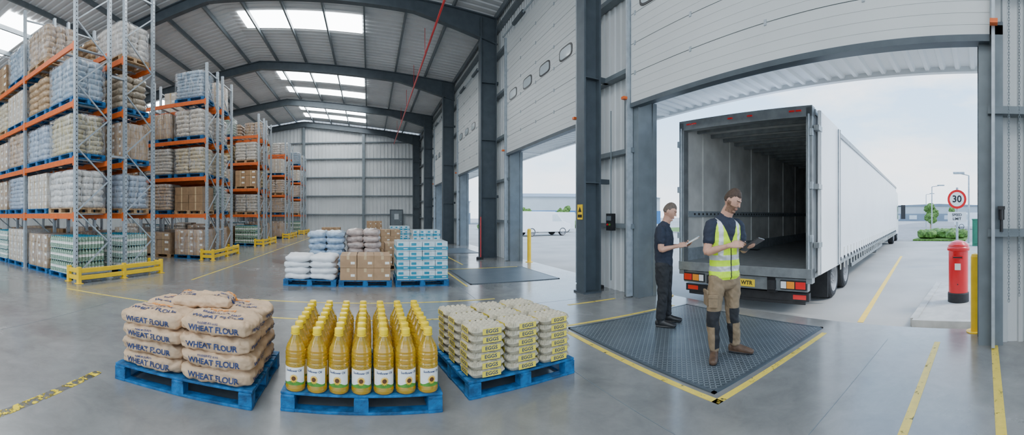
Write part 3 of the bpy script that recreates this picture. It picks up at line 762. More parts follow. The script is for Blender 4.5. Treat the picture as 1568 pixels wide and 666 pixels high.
for q in((26,80,-22,-3.2),(28,70,17,38)):
    mb=MB();mb.b(q[0],q[1],q[2]+.3,q[3]-.3,-.2,-.06,0);mb.b(q[0],q[1],q[3]-.3,q[3],-.2,-.08,1);mb.b(q[0],q[1],q[2],q[2]+.3,-.2,-.08,1);mb.b(q[0]-.3,q[0],q[2],q[3],-.2,-.08,1);mb.obj('grass_verge',['grass','concrete'])
S=empty('speed_limit_sign',(14.0,.98,-.2),0)
mb=MB();mb.cyl((0,0,0),(0,0,2.75),.045,0,12)
mb.b(-.07,-.05,-.33,.33,1.52,1.88,1)
mb.obj('post',['galv','whl','navyink'],S)
mb=MB();mb.cyl((-.06,0,2.33),(-.075,0,2.33),.34,0,32);mb.cyl((-.075,0,2.33),(-.08,0,2.33),.255,1,32);mb.obj('disc',['red','label'],S)
vs,fs=text_geo('30',.34);mb=MB();mb.add([(-.085,-x,2.33+y) for x,y,z in vs],fs,0)
for t,zz in(('SPEED',1.77),('LIMIT',1.63)):
    vs,fs=text_geo(t,.13);mb.add([(-.073,-x,zz+y) for x,y,z in vs],fs,0)
mb.obj('numerals',['black'],S)
def lamp(x,y,h,d=-1):
    mb=MB();mb.cyl((0,0,0),(0,0,h),.08,0,10,.05);mb.cyl((0,0,h),(-.5,d*1.0,h+.1),.035,0,8);mb.b(-.75,-.35,d*1.0-.35,d*1.0+.35,h+.05,h+.15,0);mb.obj('street_lamp',['galv'],None,(x,y,-.194))
lamp(40,5.4,4.7);lamp(25,1.0,4.3,.6);lamp(60,9,5.0)
def blob(mb,c,r,mi,seed,sub=3,flat=1):
    bm=bmesh.new();bmesh.ops.create_icosphere(bm,subdivisions=sub,radius=1)
    vs=[]
    for v in bm.verts:
        p=v.co.copy();q=1+.35*noise.noise(p*2.3+Vector((seed,seed*2,0)))+.3*noise.noise(p*6+Vector((seed,0,0)))
        vs.append((c[0]+p.x*r*q,c[1]+p.y*r*q,c[2]+p.z*r*q*flat))
    fs=[tuple(v.index for v in f.verts) for f in bm.faces];bm.free();mb.add(vs,fs,mi,False)
def tree(x,y,h,z=-.194):
    mb=MB();mb.cyl((0,0,0),(0,0,h*.5),h*.03,1,8,h*.02)
    for i in range(9): blob(mb,(random.uniform(-.22,.22)*h,random.uniform(-.22,.22)*h,h*(.42+.48*random.random())),h*.15,0,i+x)
    mb.obj('tree',['foliage','woodp'],None,(x,y,z))
for (x,y,h) in((55,7.6,3.4),(62,4.6,3.0),(48,6.6,2.4),(27,40,2.6),(20,52,3.6),(24.5,58,3.2),(31,57,3.4)): tree(x,y,h)
mb=MB()
for i in range(40): blob(mb,(27+random.uniform(0,4),1.6+i*.07,.25),.42,0,i,2,.8)
mb.b(26.5,31.5,1.3,4.9,-.16,-.05,1)
mb.obj('hedge',['foliage','grass'],None,(0,0,-.03))
mb=MB()
for i in range(26): blob(mb,(14+i*.9,47+random.uniform(-.3,.3),.3),.8,0,i+90,2,.8)
mb.obj('hedge',['foliage'],None,(0,0,-.02))
def bld(x,y,w,d,h,rz,m2,name='industrial_building',rise=1.2):
    mb=MB();mb.b(-w/2,w/2,-d/2,d/2,0,h,0);mb.b(-w/2-.1,w/2+.1,-d/2-.1,d/2+.1,0,h*.5,1)
    mb.add([(-w/2-.3,-d/2-.3,h),(w/2+.3,-d/2-.3,h),(w/2+.3,d/2+.3,h),(-w/2-.3,d/2+.3,h),(-w/2-.3,0,h+rise),(w/2+.3,0,h+rise)],[(0,1,5,4),(2,3,4,5),(0,4,3),(1,2,5),(0,3,2,1)],2)
    n=int(w/4)
    for i in range(n):
        xx=-w/2+(i+.5)*w/n
        mb.b(xx-1.2,xx+1.2,-d/2-.16,-d/2-.1,h*.12,h*.4,3)
    n=int(d/5)
    for i in range(n):
        yy=-d/2+(i+.5)*d/n
        for s in(-1,1): mb.b(s*(w/2+.13)-.03,s*(w/2+.13)+.03,yy-1.2,yy+1.2,h*.12,h*.4,3)
    mb.obj(name,['bwhite',m2,'bgrey','glass'],None,(x,y,-.2),(0,0,rz))
bld(42,76,36,20,5.4,-.35,'bblue');bld(10,84,20,16,4.5,0,'bgrey');bld(128,14,14,44,4.6,0,'bgrey',rise=.8);bld(102,-30,18,30,4.5,0,'bgrey');bld(92,62,30,24,5,-.5,'bblue')
mb=MB();mb.b(0,.9,-.45,.45,0,1.5);mb.b(-.04,0,-.35,.35,.15,1.35,1);mb.b(-.03,.93,-.48,.48,1.5,1.56);mb.obj('utility_kiosk',['green','green'],None,(22.5,.25,-.2))
def van(x,y,rz,name='delivery_van',z=-.2):
    E=empty(name,(x,y,z),rz)
    mb=MB();P=[(-2.4,.35),(2.1,.35),(2.45,.6),(2.45,1.0),(1.7,1.25),(1.05,2.0),(.8,2.1),(-2.4,2.1)]
    nv=len(P);vs=[(a,-.95,b_) for a,b_ in P]+[(a,.95,b_) for a,b_ in P]
    mb.add(vs,[tuple(range(nv)),tuple(range(nv,2*nv))[::-1]]+[(i,nv+i,nv+(i+1)%nv,(i+1)%nv) for i in range(nv)],0)
    for s in(-1,1): mb.add([(.55,s*.955,1.25),(1.55,s*.955,1.25),(1.05,s*.955,1.85),(.55,s*.955,1.85)],[(0,1,2,3)],1)
    mb.add([(1.69,-.8,1.29),(1.69,.8,1.29),(1.09,.75,1.97),(1.09,-.75,1.97)],[(0,1,2,3)],1)
    mb.obj('body',['white','glass'],E,bevel=.03)
    mb=MB()
    for xx in(-1.5,1.6): wheel(mb,xx,-.85,.36,.24,-1);wheel(mb,xx,.85,.36,.24,1)
    mb.obj('wheels',['tyre','hub'],E)
van(14.6,31,.1);van(18.5,37,2.9);van(22,31.5,.2);van(50,1.4,1.7,z=-.194)
# ------------------------------------------------------------------ wall items near door 1
mb=MB();mb.b(-.09,.0,-.10,.10,0,.34,0);mb.b(-.10,-.09,-.07,.07,.20,.29,1);mb.cyl((-.09,-.03,.12),(-.11,-.03,.12),.02,2,10);mb.cyl((-.09,.04,.12),(-.11,.04,.12),.02,3,10);mb.cyl((-.04,0,.34),(-.04,0,2.4),.012,1,6);mb.cyl((-.04,0,-1.0),(-.04,0,0),.012,1,6)
mb.obj('door_control_box',['blackp','steel_mid','leaf','red'],None,(4.60,6.42,1.25))
mb=MB();mb.b(-.006,0,-.10,.10,-.15,.15,0);mb.add([(-.008,-.07,.0),(-.008,.07,0),(-.008,0,.11)],[(0,1,2)],1);mb.b(-.008,-.006,-.08,.08,-.11,-.05,1)
mb.obj('warning_sign',['yellow','blackp'],None,(4.035,6.75,1.62))
mb=MB()
mb.beam((4.62,6.95,.03),(4.66,7.05,1.15),.03,.03,0);mb.b(4.45,4.72,6.9,7.0,0,.06,1)
mb.beam((4.55,7.35,.03),(4.68,7.3,1.0),.03,.03,2);mb.b(4.45,4.7,7.25,7.45,0,.12,1)
mb.obj('floor_broom',['blackp','black','red'])
mb=MB();mb.cyl((3.9,13.3,.05),(3.96,13.5,1.5),.018,0,8);mb.b(3.75,3.97,13.2,13.35,0,.08,1);mb.obj('floor_broom',['red','black'])
def chain(x,y,z0,z1,mb):
    z=z1;i=0
    while z>z0:
        n=10;m=5;vs=[]
        for a in range(n):
            t=2*pi*a/n
            for b_ in range(m):
                s=2*pi*b_/m;rx=(.010+.0035*cos(s));rz=(.022+.0035*cos(s))
                px,pz,py=rx*cos(t),rz*sin(t),.0035*sin(s)
                vs.append((px,py,pz) if i%2 else (py,px,pz))
        fs=[(a*m+b_,((a+1)%n)*m+b_,((a+1)%n)*m+(b_+1)%m,a*m+(b_+1)%m) for a in range(n) for b_ in range(m)]
        mb.add([(x+p[0],y+p[1],z+p[2]) for p in vs],fs,0,True);z-=.033;i+=1
mb=MB();chain(4.50,-.28,.55,4.6,mb);chain(4.50,-.40,.62,4.6,mb);mb.b(4.44,4.76,-.44,-.24,4.6,4.75,1);mb.obj('hoist_chain',['steel_mid','steel_dark'])
mb=MB();mb.cyl((4.60,-.20,1.5),(4.60,-.20,1.62),.035,0,12);mb.b(4.56,4.75,-.24,-.16,1.62,1.66,0);mb.cyl((4.6,-.2,1.36),(4.6,-.2,1.5),.02,0,8);mb.obj('hand_pull_handle',['blackp'])

# ------------------------------------------------------------------ PEOPLE
def catmull(P,step):
    out=[];n=len(P)
    for i in range(n-1):
        p0=P[max(i-1,0)];p1=P[i];p2=P[i+1];p3=P[min(i+2,n-1)]
        m=max(1,int((p2[0]-p1[0]).length/step))
        for k in range(m):
            t=k/m;r=[]
            for a in range(3):
                if a==0:
                    q=.5*((2*p1[0])+(p2[0]-p0[0])*t+(2*p0[0]-5*p1[0]+4*p2[0]-p3[0])*t*t+(3*p1[0]-p0[0]-3*p2[0]+p3[0])*t**3)
                else: q=p1[a]+(p2[a]-p1[a])*(t*t*(3-2*t))
                r.append(q)
            out.append(tuple(r))
    out.append(P[-1]);return out
class Body:
    def __init__(s): s.v=[];s.f=[];s.l=[];s.names=[]
    def lab(s,n):
        if n not in s.names:s.names.append(n)
        return s.names.index(n)
    def add(s,vs,fs,lab):
        o=len(s.v);s.v+= [Vector(p) for p in vs];li=s.lab(lab)
        for f in fs:s.f.append(tuple(i+o for i in f));s.l.append(li)
    def tube(s,pts,side,lab,n=20,step=.02):
        P=[(Vector(p[0]),p[1],p[2]) for p in pts];P=catmull(P,step);side=Vector(side)
        m=len(P)
        T0=(P[1][0]-P[0][0]).normalized();T1=(P[-1][0]-P[-2][0]).normalized()
        seq=[]
        c,a,b=P[0];q=min(a,b);seq+=[(c-T0*q*.55,a*.5,b*.5,T0),(c-T0*q*.35,a*.82,b*.82,T0)]
        for i,(c,a,b) in enumerate(P):
            t=(P[min(i+1,m-1)][0]-P[max(i-1,0)][0]).normalized();seq.append((c,a,b,t))
        c,a,b=P[-1];q=min(a,b);seq+=[(c+T1*q*.35,a*.82,b*.82,T1),(c+T1*q*.55,a*.5,b*.5,T1)]
        vs=[]
        for c,a,b,t in seq:
            sd=side-t*side.dot(t)
            if sd.length<1e-4: sd=t.orthogonal()
            sd.normalize();w=t.cross(sd)
            for k in range(n):
                th=2*pi*k/n;vs.append(c+sd*a*cos(th)+w*b*sin(th))
        R=len(seq);fs=[(i*n+k,i*n+(k+1)%n,(i+1)*n+(k+1)%n,(i+1)*n+k) for i in range(R-1) for k in range(n)]
        c,a,b=P[0];vs.append(c-T0*min(a,b)*.62);fs+=[(len(vs)-1,(k+1)%n,k) for k in range(n)]
        c,a,b=P[-1];vs.append(c+T1*min(a,b)*.62);o=(R-1)*n;fs+=[(len(vs)-1,o+k,o+(k+1)%n) for k in range(n)]
        s.add(vs,fs,lab)
    def ell(s,X,r,lab,fn=None,nu=36,nv=24):
        vs=[];fs=[]
        for j in range(1,nv):
            ph=pi*j/nv-pi/2
            for i in range(nu):
                th=2*pi*i/nu;d=Vector((cos(ph)*cos(th),cos(ph)*sin(th),sin(ph)))
                p=fn(d) if fn else Vector((d.x*r[0],d.y*r[1],d.z*r[2]));vs.append(X@p)
        for d in(Vector((0,0,-1)),Vector((0,0,1))):
            p=fn(d) if fn else Vector((0,0,d.z*r[2]));vs.append(X@p)
        for j in range(nv-2):
            for i in range(nu): fs.append((j*nu+i,j*nu+(i+1)%nu,(j+1)*nu+(i+1)%nu,(j+1)*nu+i))
        s_=len(vs)-2;t_=len(vs)-1
        fs+=[(s_,(i+1)%nu,i) for i in range(nu)];o=(nv-2)*nu;fs+=[(t_,o+i,o+(i+1)%nu) for i in range(nu)]
        s.add(vs,fs,lab)
    def hand(s,w,D,N,ts,curl=.6,thumb_in=.35,spread=.0):
        w=Vector(w);D=Vector(D).normalized();N=Vector(N);N=(N-D*N.dot(D)).normalized();S=D.cross(N).normalized()*ts
        s.tube([(w-D*.03,.026,.021),(w,.028,.02),(w+D*.045,.039,.016),(w+D*.09,.041,.013)],S,'skin',16,.015)
        Ls=[.070,.078,.073,.058]
        for i,o in enumerate((.031,.0105,-.0105,-.031)):
            b=w+D*.088+S*o;d=(D+S*o*spread*4).normalized();pts=[(b-d*.02,.0095,.0095)]
            ang=0;p=b;pts.append((p,.0093,.0093))
            for k,fr in enumerate((.45,.31,.24)):
                ang+=curl*(.8,1.0,.7)[k];dd=d*cos(ang)+N*sin(ang)
                p=p+dd*Ls[i]*fr;r=.0088-.0009*k;pts.append((p,r,r))
            s.tube(pts,S,'skin',10,.008)
        b=w+D*.03+S*.022;d1=(D*.65+S*.65+N*thumb_in).normalized();d2=(D*.85+S*.15+N*(thumb_in+.3)).normalized()
        s.tube([(b-d1*.01,.013,.013),(b+d1*.032,.012,.012),(b+d1*.032+d2*.03,.0105,.010),(b+d1*.032+d2*.055,.009,.008)],D,'skin',10,.008)
    def head(s,c,yaw,pitch,roll=0,hair=1.0):
        X=Matrix.Translation(c)@Matrix.Rotation(yaw,4,'Z')@Matrix.Rotation(-pitch,4,'X')@Matrix.Rotation(roll,4,'Y')
        s.HX=X
        def sk(d):
            x,y,z=d.x*.074,d.y*.096,d.z*.118
            if d.z<0:
                k=-d.z;x*=1-.25*k**1.6
                if d.y<0:y*=1-.40*k
                else:y*=1-.10*k; 
                if d.y>0: y+=.014*k*d.y
            if d.y>0: y*=1-.10*max(0,d.y-.75)/.25*.6
            e=math.exp(-((abs(d.x)-.38)**2)/.02-((d.z-.08)**2)/.012)
            if d.y>0:y-=.009*e
            return Vector((x,y,z))
        s.ell(X,None,'skin',sk)
        def q(pts): return [(X@Vector(p),a,b) for p,a,b in pts]
        XR=X.to_3x3()
        s.tube(q([((0,.086,.022),.007,.006),((0,.098,-.006),.009,.009),((0,.107,-.026),.014,.010)]),XR@Vector((1,0,0)),'skin',12,.008)
        s.tube(q([((-.045,.078,.026),.007,.006),((-.02,.089,.030),.007,.007),((.02,.089,.030),.007,.007),((.045,.078,.026),.007,.006)]),XR@Vector((0,0,1)),'skin',10,.01)
        s.tube(q([((-.022,.082,-.058),.005,.006),((0,.092,-.057),.006,.007),((.022,.082,-.058),.005,.006)]),XR@Vector((0,0,1)),'skin',10,.008)
        s.tube(q([((-.02,.08,-.07),.005,.006),((0,.089,-.071),.007,.007),((.02,.08,-.07),.005,.006)]),XR@Vector((0,0,1)),'skin',10,.008)
        s.ell(X@Matrix.Translation((0,.070,-.100)),(.024,.020,.018),'skin',None,16,10)
        for sg in(-1,1):
            s.ell(X@Matrix.Translation((sg*.077,-.008,-.006))@Matrix.Rotation(sg*.35,4,'Z'),(.009,.019,.032),'skin',None,16,12)
            s.ell(X@Matrix.Translation((sg*.03,.079,.004)),(.013,.009,.009),'skin',None,14,10)
        def hr(d):
            x,y,z=d.x*.0775,d.y*.100-.003,d.z*.119+.006
            line=.50 if d.y>.35 else (.50+(d.y-.35)*1.3 if d.y>-.2 else -.30)
            line=max(line,-.45)
            t=(line-d.z)/.22+.25; t=max(0,min(1,t)); f=1-.20*t
            p=Vector((x,y,z))*f
            if d.z>.4: p.z+=.010*hair*(d.z-.4)/.6*1.4
            p+=d*noise.noise(d*7)*.005
            return p
        s.ell(X,None,'hair',hr,44,30)
    def build(s,name,mats,rule,parent,voxel=.0045,fold=None):
        me=bpy.data.meshes.new('src');me.from_pydata([tuple(v) for v in s.v],[],s.f);me.update()
        o=bpy.data.objects.new('src',me);COL.objects.link(o)
        md=o.modifiers.new('r','REMESH');md.mode='VOXEL';md.voxel_size=voxel;md.adaptivity=0
        sm=o.modifiers.new('s','SMOOTH');sm.factor=.5;sm.iterations=3
        dg=bpy.context.evaluated_depsgraph_get();m2=bpy.data.meshes.new_from_object(o.evaluated_get(dg))
        bpy.data.objects.remove(o)
        m2.name=name
        bt=BVHTree.FromPolygons(s.v,s.f)
        nv=len(m2.vertices)
        m2.materials.clear()
        for m in mats:m2.materials.append(m)
        vl=[None]*nv
        for p in m2.polygons:
            c=p.center;r=bt.find_nearest(c);lb=s.names[s.l[r[2]]]
            p.material_index=rule(c,lb,p.normal);p.use_smooth=True
            for v in p.vertices: vl[v]=lb
        if fold:
            ns=[v.normal.copy() for v in m2.vertices]
            for v in m2.vertices:
                d=fold(v.co,vl[v.index])
                if d:v.co+=ns[v.index]*d
        for v in m2.vertices:
            if v.co.z<.001:v.co.z=.001
        m2.update()
        ob=bpy.data.objects.new(name,m2);COL.objects.link(ob);ob.parent=parent
        return ob
def foldfn(co,lb):
    if lb in('leg','pelvis'):
        return .011*noise.noise(Vector((co.x*13,co.y*13,co.z*11)))+.005*noise.noise(Vector((co.x*26+3,co.y*26,co.z*26+co.x*18)))
    if lb in('torso','sleeve'):
        return .009*noise.noise(Vector((co.x*8+5,co.y*8,co.z*14)))+.004*noise.noise(Vector((co.x*26,co.y*26,co.z*30)))
    return 0
SK=mat('skin_tone',(.55,.30,.21),.5,0,.06,20);HR1=mat('hair_dark_brown',(.055,.031,.018),.6,0,.3,60,bump=.6,bscale=120);HR2=mat('hair_grey_brown',(.12,.09,.07),.6,0,.3,60,bump=.6,bscale=120)
BD=mat('stubble_beard',(.22,.12,.075),.6,0,.2,60);LIP=mat('lips',(.42,.17,.13),.45,0,.05);NV=mat('navy_cloth',(.016,.022,.040),.8,0,.15,30,bump=.2,bscale=200)
HV=mat('hi_vis_yellow',(.60,.92,.0),.6,0,.05,20,bump=.15,bscale=120);SV=mat('reflective_silver',(.55,.57,.57),.35,.3,.06,50);KH=mat('khaki_cloth',(.24,.17,.10),.8,0,.12,20,bump=.2,bscale=200)
BK=mat('black_cloth',(.014,.015,.018),.75,0,.2,20,bump=.2,bscale=200);BT=mat('brown_boot',(.09,.05,.028),.55,0,.25,20);BT2=mat('black_shoe',(.015,.015,.016),.4,0,.2,20)
BR=mat('eyebrow',(.07,.04,.025),.7,0,.1)
def facerule(B,c,beard,iH,iS,iB,iL,iBr,lb):
    p=B.HX.inverted()@c
    if p.z<-.16 or p.length>.17: return iS
    if lb=='hair': return iH
    if p.y>.055:
        if abs(p.x)<.023 and -.069<p.z<-.055: return iL
        if .012<abs(p.x)<.048 and .027<p.z<.035: return iBr
        if .02<abs(p.x)<.041 and .001<p.z<.006: return iBr
    if beard and p.z<-.038 and p.z>-.125 and p.y>-.01: return iB
    if beard and p.y>-.01 and p.y<.03 and p.z<.0 and p.z>-.125: return iB
    return iS
# ---- man 1
th=.908;r=4.24
P1=empty('worker_in_hi_vis_vest',(r*sin(th),r*cos(th),.012),-th)
B=Body()
f=Vector((sin(.60),-cos(.60),0));rt=Vector((f.y,-f.x,0))
C=Vector((-.005,.03,0))
def tp(z,a,b,dx=0,dy=0): return (C+Vector((dx,dy,z)),a,b)
B.tube([tp(.885,.182,.136),tp(.96,.178,.132),tp(1.08,.172,.128),tp(1.22,.186,.136),tp(1.34,.198,.135),tp(1.42,.196,.120),tp(1.475,.170,.098,.002,0),tp(1.50,.125,.082,.004,0),tp(1.53,.085,.075,.010,-.005)],rt,'torso',32)
B.tube([tp(.80,.165,.12),tp(.88,.165,.122),tp(.97,.155,.115)],rt,'pelvis',28)
hc=Vector((.085,-.035,1.700))
B.tube([(C+Vector((0,0,1.44)),.07,.065),(C+Vector((.02,-.01,1.54)),.068,.068),(hc+Vector((-.015,.012,-.05)),.062,.066)],rt,'skin',20)
B.tube([(C+Vector((0,0,1.47)),.082,.078),(C+Vector((.013,-.006,1.53)),.074,.074)],rt,'collar',24)
B.head(hc,-pi+1.05,.50)
def shoulder(sg): return C+rt*sg*.175+Vector((.004,0,1.44))
RS=shoulder(1);LS=shoulder(-1)
RE=Vector((-.185,-.14,1.155));RW=Vector((.055,-.27,1.235))
LE=Vector((.205,.09,1.165));LW=Vector((.235,-.125,1.205))
for (a,b,c,tsg) in((RS,RE,RW,1),(LS,LE,LW,-1)):
    mid=a.lerp(b,.62)
    B.tube([(a-(rt*tsg*.05),.070,.070),(a+Vector((0,0,-.015)),.074,.072),(a.lerp(b,.35),.068,.066),(mid,.064,.062)],f,'sleeve',24)
    B.tube([(a.lerp(b,.3),.048,.048),(a.lerp(b,.7),.046,.046),(b,.041,.041),(b.lerp(c,.35),.041,.038),(b.lerp(c,.75),.031,.027),(c,.027,.021)],f,'skin',20)
B.hand(RW,Vector((.92,-.12,.16)),Vector((.1,.9,-.45)),1,.55,.4)
B.hand(LW,Vector((.30,-.85,.10)),Vector((-.15,.1,1)),1,.35,.5)
def leg(h,k,a,toe,kf,boot='boot'):
    h,k,a=map(Vector,(h,k,a));kf=Vector(kf)
    B.tube([(h+Vector((0,0,.04)),.092,.10),(h,.096,.104),(h.lerp(k,.35),.093,.098),(h.lerp(k,.75),.076,.080),(k,.070,.074),(k.lerp(a,.3),.068,.074),(k.lerp(a,.65),.062,.066),(a+Vector((0,0,.03)),.060,.066)],kf.cross(Vector((0,0,1))),'leg',26)
    d=Vector(toe).normalized();base=Vector((a.x,a.y,0));sd=d.cross(Vector((0,0,1)))
    B.tube([(base-d*.055+Vector((0,0,.05)),.038,.045),(base+d*.02+Vector((0,0,.055)),.043,.055),(base+d*.10+Vector((0,0,.042)),.046,.042),(base+d*.165+Vector((0,0,.034)),.046,.034),(base+d*.205+Vector((0,0,.03)),.036,.026)],sd,boot,20,.015)
    B.tube([(base+Vector((0,0,.05)),.046,.05),(base+Vector((0,0,.13)),.047,.05)],sd,boot,16)
    B.tube([(base-d*.06+Vector((0,0,.012)),.042,.014),(base+d*.08+Vector((0,0,.012)),.050,.014),(base+d*.20+Vector((0,0,.012)),.040,.014)],sd,'sole',16,.02)
leg(C+rt*.092+Vector((0,0,.86)),(-.125,-.06,.46),(-.115,-.03,.09),(-.03,-1,0),(0,-1,0))
leg(C-rt*.092+Vector((0,0,.86)),(.085,.09,.46),(.115,.17,.09),(.93,-.35,0),(.8,-.6,0))
MT=[SK,HR1,BD,LIP,BR,NV,HV,SV,KH,BK,BT]
def rule1(c,lb,n):
    d=c-C;px=d.dot(rt);py=d.dot(f);z=c.z
    if lb=='torso' or (lb=='collar' and z<1.47):
        if py>0 and z>1.27 and abs(px)<.015+(z-1.27)*.42: return 5
        if py<=0 and z>1.49: return 5
        if abs(px)>.168 and z>1.36: return 5
        if py>0 and abs(px)<.006: return 9
        if 1.065<z<1.12 or .945<z<1.0: return 7
        if z>1.12 and .088<abs(px)<.135 : return 7
        return 6
    if lb=='collar' or lb=='sleeve': return 5
    if lb=='leg':
        if .36<z<.53 and c.y<.3:
            k=Vector((-.125,-.06,0)) if c.x<-.01 else Vector((.085,.09,0)); kf=Vector((0,-1,0)) if c.x<-.01 else Vector((.8,-.6,0))
            if (Vector((c.x,c.y,0))-k).dot(kf)>.01: return 9
        if .12<z<.36:
            k=Vector((-.118,-.04,0)) if c.x<-.01 else Vector((.1,.13,0))
            if (c.x-k.x)*(1 if c.x<-.01 else -1)>.012: return 9
        return 8
    if lb=='pelvis': return 8
    if lb=='boot':return 10
    if lb=='sole':return 9
    if lb=='hair' or lb=='skin': return facerule(B,c,True,1,0,2,3,4,lb)
    return 0
B.build('body',MT,rule1,P1,.0045,foldfn)
mb2=MB()
def pocket(c0,n,w,h,mi):
    n=Vector(n).normalized();u=Vector((0,0,1)).cross(n).normalized();c0=Vector(c0)
    X=Matrix(((u.x,0,n.x,c0.x),(u.y,0,n.y,c0.y),(u.z,1,n.z,c0.z),(0,0,0,1)));mb2.b(-w/2,w/2,-h/2,h/2,-.012,.010,mi,X)
    mb2.b(-w/2-.004,w/2+.004,h/2-.035,h/2+.004,-.01,.015,mi,X)
pocket((-.200,-.04,.66),(-1,-.35,0),.13,.16,0)
pocket((-.12,-.155,.64),(-.1,-1,0),.10,.13,0)
mb2.obj('cargo_pockets',[KH,BK],P1,bevel=.006)
tb=MB();Z=(hc-Vector((.30,-.22,1.27))).normalized()
u=Vector((.80,-.35,.25));u=(u-Z*u.dot(Z)).normalized();w_=Z.cross(u)
tc=LW+Vector((.045,-.10,.035))
X=Matrix(((u.x,w_.x,Z.x,tc.x),(u.y,w_.y,Z.y,tc.y),(u.z,w_.z,Z.z,tc.z),(0,0,0,1)))
tb.b(-.12,.12,-.085,.085,-.005,.005,0,X);tb.b(-.105,.105,-.072,.072,.005,.006,1,X)
tb.obj('tablet',['blackp','glass'],P1,bevel=.003)
pn=MB();hp=RW+Vector((.12,-.02,.0));pn.cyl(hp+Vector((-.02,.0,.06)),tc+Vector((-.05,-.02,.012)),.0045,0,8);pn.obj('stylus',['blackp'],P1)

# ---- man 2
th=.758;r=5.52
P2=empty('worker_with_clipboard',(r*sin(th),r*cos(th),.012),-th)
B=Body()
f=Vector((.97,-.24,0)).normalized();rt=Vector((f.y,-f.x,0))
C=Vector((-.03,.02,0))
B.tube([tp(.84,.158,.122),tp(.92,.160,.125),tp(1.03,.160,.128,.0),tp(1.17,.178,.132,.0),tp(1.27,.188,.128),tp(1.34,.182,.112),tp(1.39,.150,.09,.01),tp(1.42,.085,.07,.018)],rt,'torso',32)
B.tube([tp(.76,.155,.118),tp(.84,.155,.12),tp(.92,.148,.112)],rt,'pelvis',28)
hc=Vector((.055,0,1.595))
B.tube([(C+Vector((.01,0,1.36)),.068,.064),(C+Vector((.035,0,1.45)),.060,.060),(hc+Vector((-.018,.004,-.05)),.056,.060)],rt,'skin',20)
B.tube([(C+Vector((.012,0,1.38)),.074,.070),(C+Vector((.026,0,1.425)),.067,.067)],rt,'collar',24)
B.head(hc,math.atan2(-.24,.97)-pi/2,.42,0,.6)
RS=C+rt*.165+Vector((0,0,1.35));LS=C-rt*.165+Vector((0,0,1.35))
RE=Vector((-.065,-.20,1.075));RW=Vector((.165,-.16,1.12))
LE=Vector((.03,.21,1.08));LW=Vector((.235,.09,1.11))
for (a,b,c,tsg) in((RS,RE,RW,1),(LS,LE,LW,-1)):
    B.tube([(a-(rt*tsg*.05),.066,.066),(a+Vector((0,0,-.015)),.070,.068),(a.lerp(b,.35),.064,.062),(a.lerp(b,.66),.060,.058)],f,'sleeve',24)
    B.tube([(a.lerp(b,.3),.046,.046),(a.lerp(b,.7),.044,.044),(b,.040,.040),(b.lerp(c,.35),.039,.036),(b.lerp(c,.75),.030,.026),(c,.026,.020)],Vector((0,1,0)),'skin',20)
B.hand(RW,Vector((.85,.25,.22)),Vector((.1,.8,-.5)),1,.6,.4)
B.hand(LW,Vector((.9,-.25,.1)),Vector((0,-.3,1)),-1,.4,.5)
leg(C+rt*.085+Vector((0,0,.82)),(-.045,-.09,.44),(-.075,-.10,.09),(1,-.25,0),(1,-.2,0))
leg(C-rt*.085+Vector((0,0,.82)),(.01,.12,.44),(.015,.17,.09),(1,-.15,0),(1,-.2,0))
MT2=[SK,HR2,BD,LIP,BR,NV,BK,BT2,SV]
def rule2(c,lb,n):
    if lb in('torso','collar','sleeve'): return 5
    if lb in('leg','pelvis'): return 6
    if lb in('boot','sole'): return 7
    return facerule(B,c,False,1,0,2,3,4,lb)
B.build('body',MT2,rule2,P2,.005,foldfn)
tb=MB();tc=Vector((.345,.02,1.165));Z=Vector((-.5,.0,.86)).normalized();u=Vector((.86,-.1,.5));u=(u-Z*u.dot(Z)).normalized();w_=Z.cross(u)
X=Matrix(((u.x,w_.x,Z.x,tc.x),(u.y,w_.y,Z.y,tc.y),(u.z,w_.z,Z.z,tc.z),(0,0,0,1)))
tb.b(-.15,.15,-.11,.11,-.003,.0,0,X);tb.b(-.145,.13,-.104,.104,.0,.004,1,X);tb.b(.125,.15,-.04,.04,.0,.012,2,X)
tb.obj('clipboard',['card','label','galv'],P2)
pn=MB();pn.cyl(RW+Vector((.10,.0,.09)),RW+Vector((.15,.1,.03)),.0045,0,8);pn.obj('pen',['blackp'],P2)

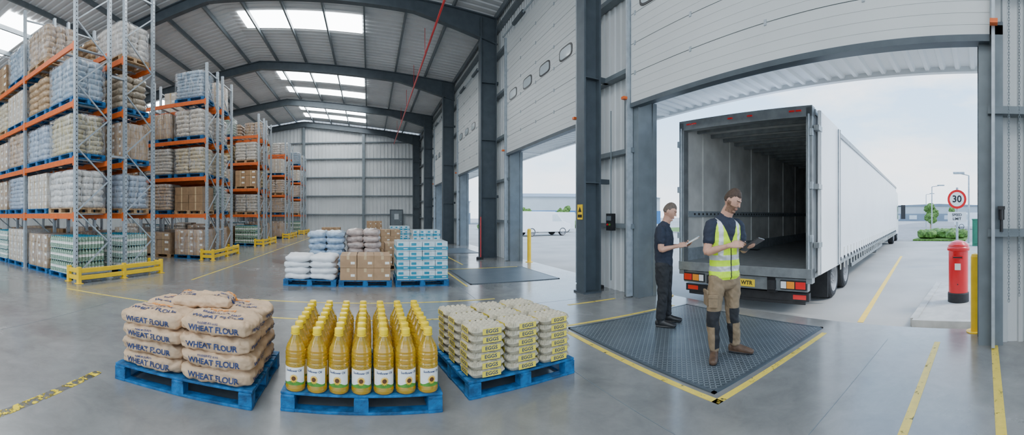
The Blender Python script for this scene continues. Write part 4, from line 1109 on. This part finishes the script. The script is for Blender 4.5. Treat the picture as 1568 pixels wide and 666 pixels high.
# ------------------------------------------------------------------ light
w=bpy.data.worlds.new('world');SC.world=w;w.use_nodes=True
nt=w.node_tree;N=nt.nodes;Lk=nt.links;bg=N['Background']
tc_=N.new('ShaderNodeTexCoord');sx=N.new('ShaderNodeSeparateXYZ');Lk.new(tc_.outputs['Generated'],sx.inputs[0])
cr=N.new('ShaderNodeValToRGB');Lk.new(sx.outputs['Z'],cr.inputs['Fac'])
cr.color_ramp.elements[0].position=.0;cr.color_ramp.elements[0].color=(.80,.90,1,1)
cr.color_ramp.elements[1].position=.75;cr.color_ramp.elements[1].color=(.28,.52,.93,1)
e=cr.color_ramp.elements.new(.25);e.color=(.46,.71,1,1)
cn=N.new('ShaderNodeTexNoise');cn.inputs['Scale'].default_value=2.2;cn.inputs['Detail'].default_value=7;cn.inputs['Roughness'].default_value=.6
cm=N.new('ShaderNodeMapping');cm.inputs['Scale'].default_value=(1,1,3.2);Lk.new(tc_.outputs['Generated'],cm.inputs['Vector']);Lk.new(cm.outputs['Vector'],cn.inputs['Vector'])
cl=N.new('ShaderNodeMapRange');cl.inputs['From Min'].default_value=.44;cl.inputs['From Max'].default_value=.66;cl.inputs['To Max'].default_value=.8;Lk.new(cn.outputs['Fac'],cl.inputs['Value'])
cx_=N.new('ShaderNodeMix');cx_.data_type='RGBA';Lk.new(cl.outputs['Result'],cx_.inputs[0]);Lk.new(cr.outputs['Color'],cx_.inputs[6]);cx_.inputs[7].default_value=(.95,.97,1,1)
Lk.new(cx_.outputs[2],bg.inputs['Color']);bg.inputs['Strength'].default_value=3.1
sl=bpy.data.lights.new('sun','SUN');sl.energy=2.8;sl.angle=.35;sl.color=(1,.96,.90)
so_=bpy.data.objects.new('sun',sl);COL.objects.link(so_);so_.rotation_euler=(math.radians(35),math.radians(20),0)

# ------------------------------------------------------------------ camera (cylindrical panorama, as the photograph; 600 px per radian at 1568 px width)
cam=bpy.data.cameras.new('camera');cam.type='PANO';cam.panorama_type='CENTRAL_CYLINDRICAL'
hw=784/600; hv=784*1094/2576/600
cam.central_cylindrical_range_u_min=-hw;cam.central_cylindrical_range_u_max=hw
cam.central_cylindrical_range_v_min=-.005-hv;cam.central_cylindrical_range_v_max=-.005+hv
cam.central_cylindrical_radius=1.0
cam.clip_start=.05;cam.clip_end=600;cam.lens=14
co=bpy.data.objects.new('camera',cam);COL.objects.link(co);co.location=(0,0,1.55);co.rotation_euler=(pi/2,0,-.365)
SC.camera=co
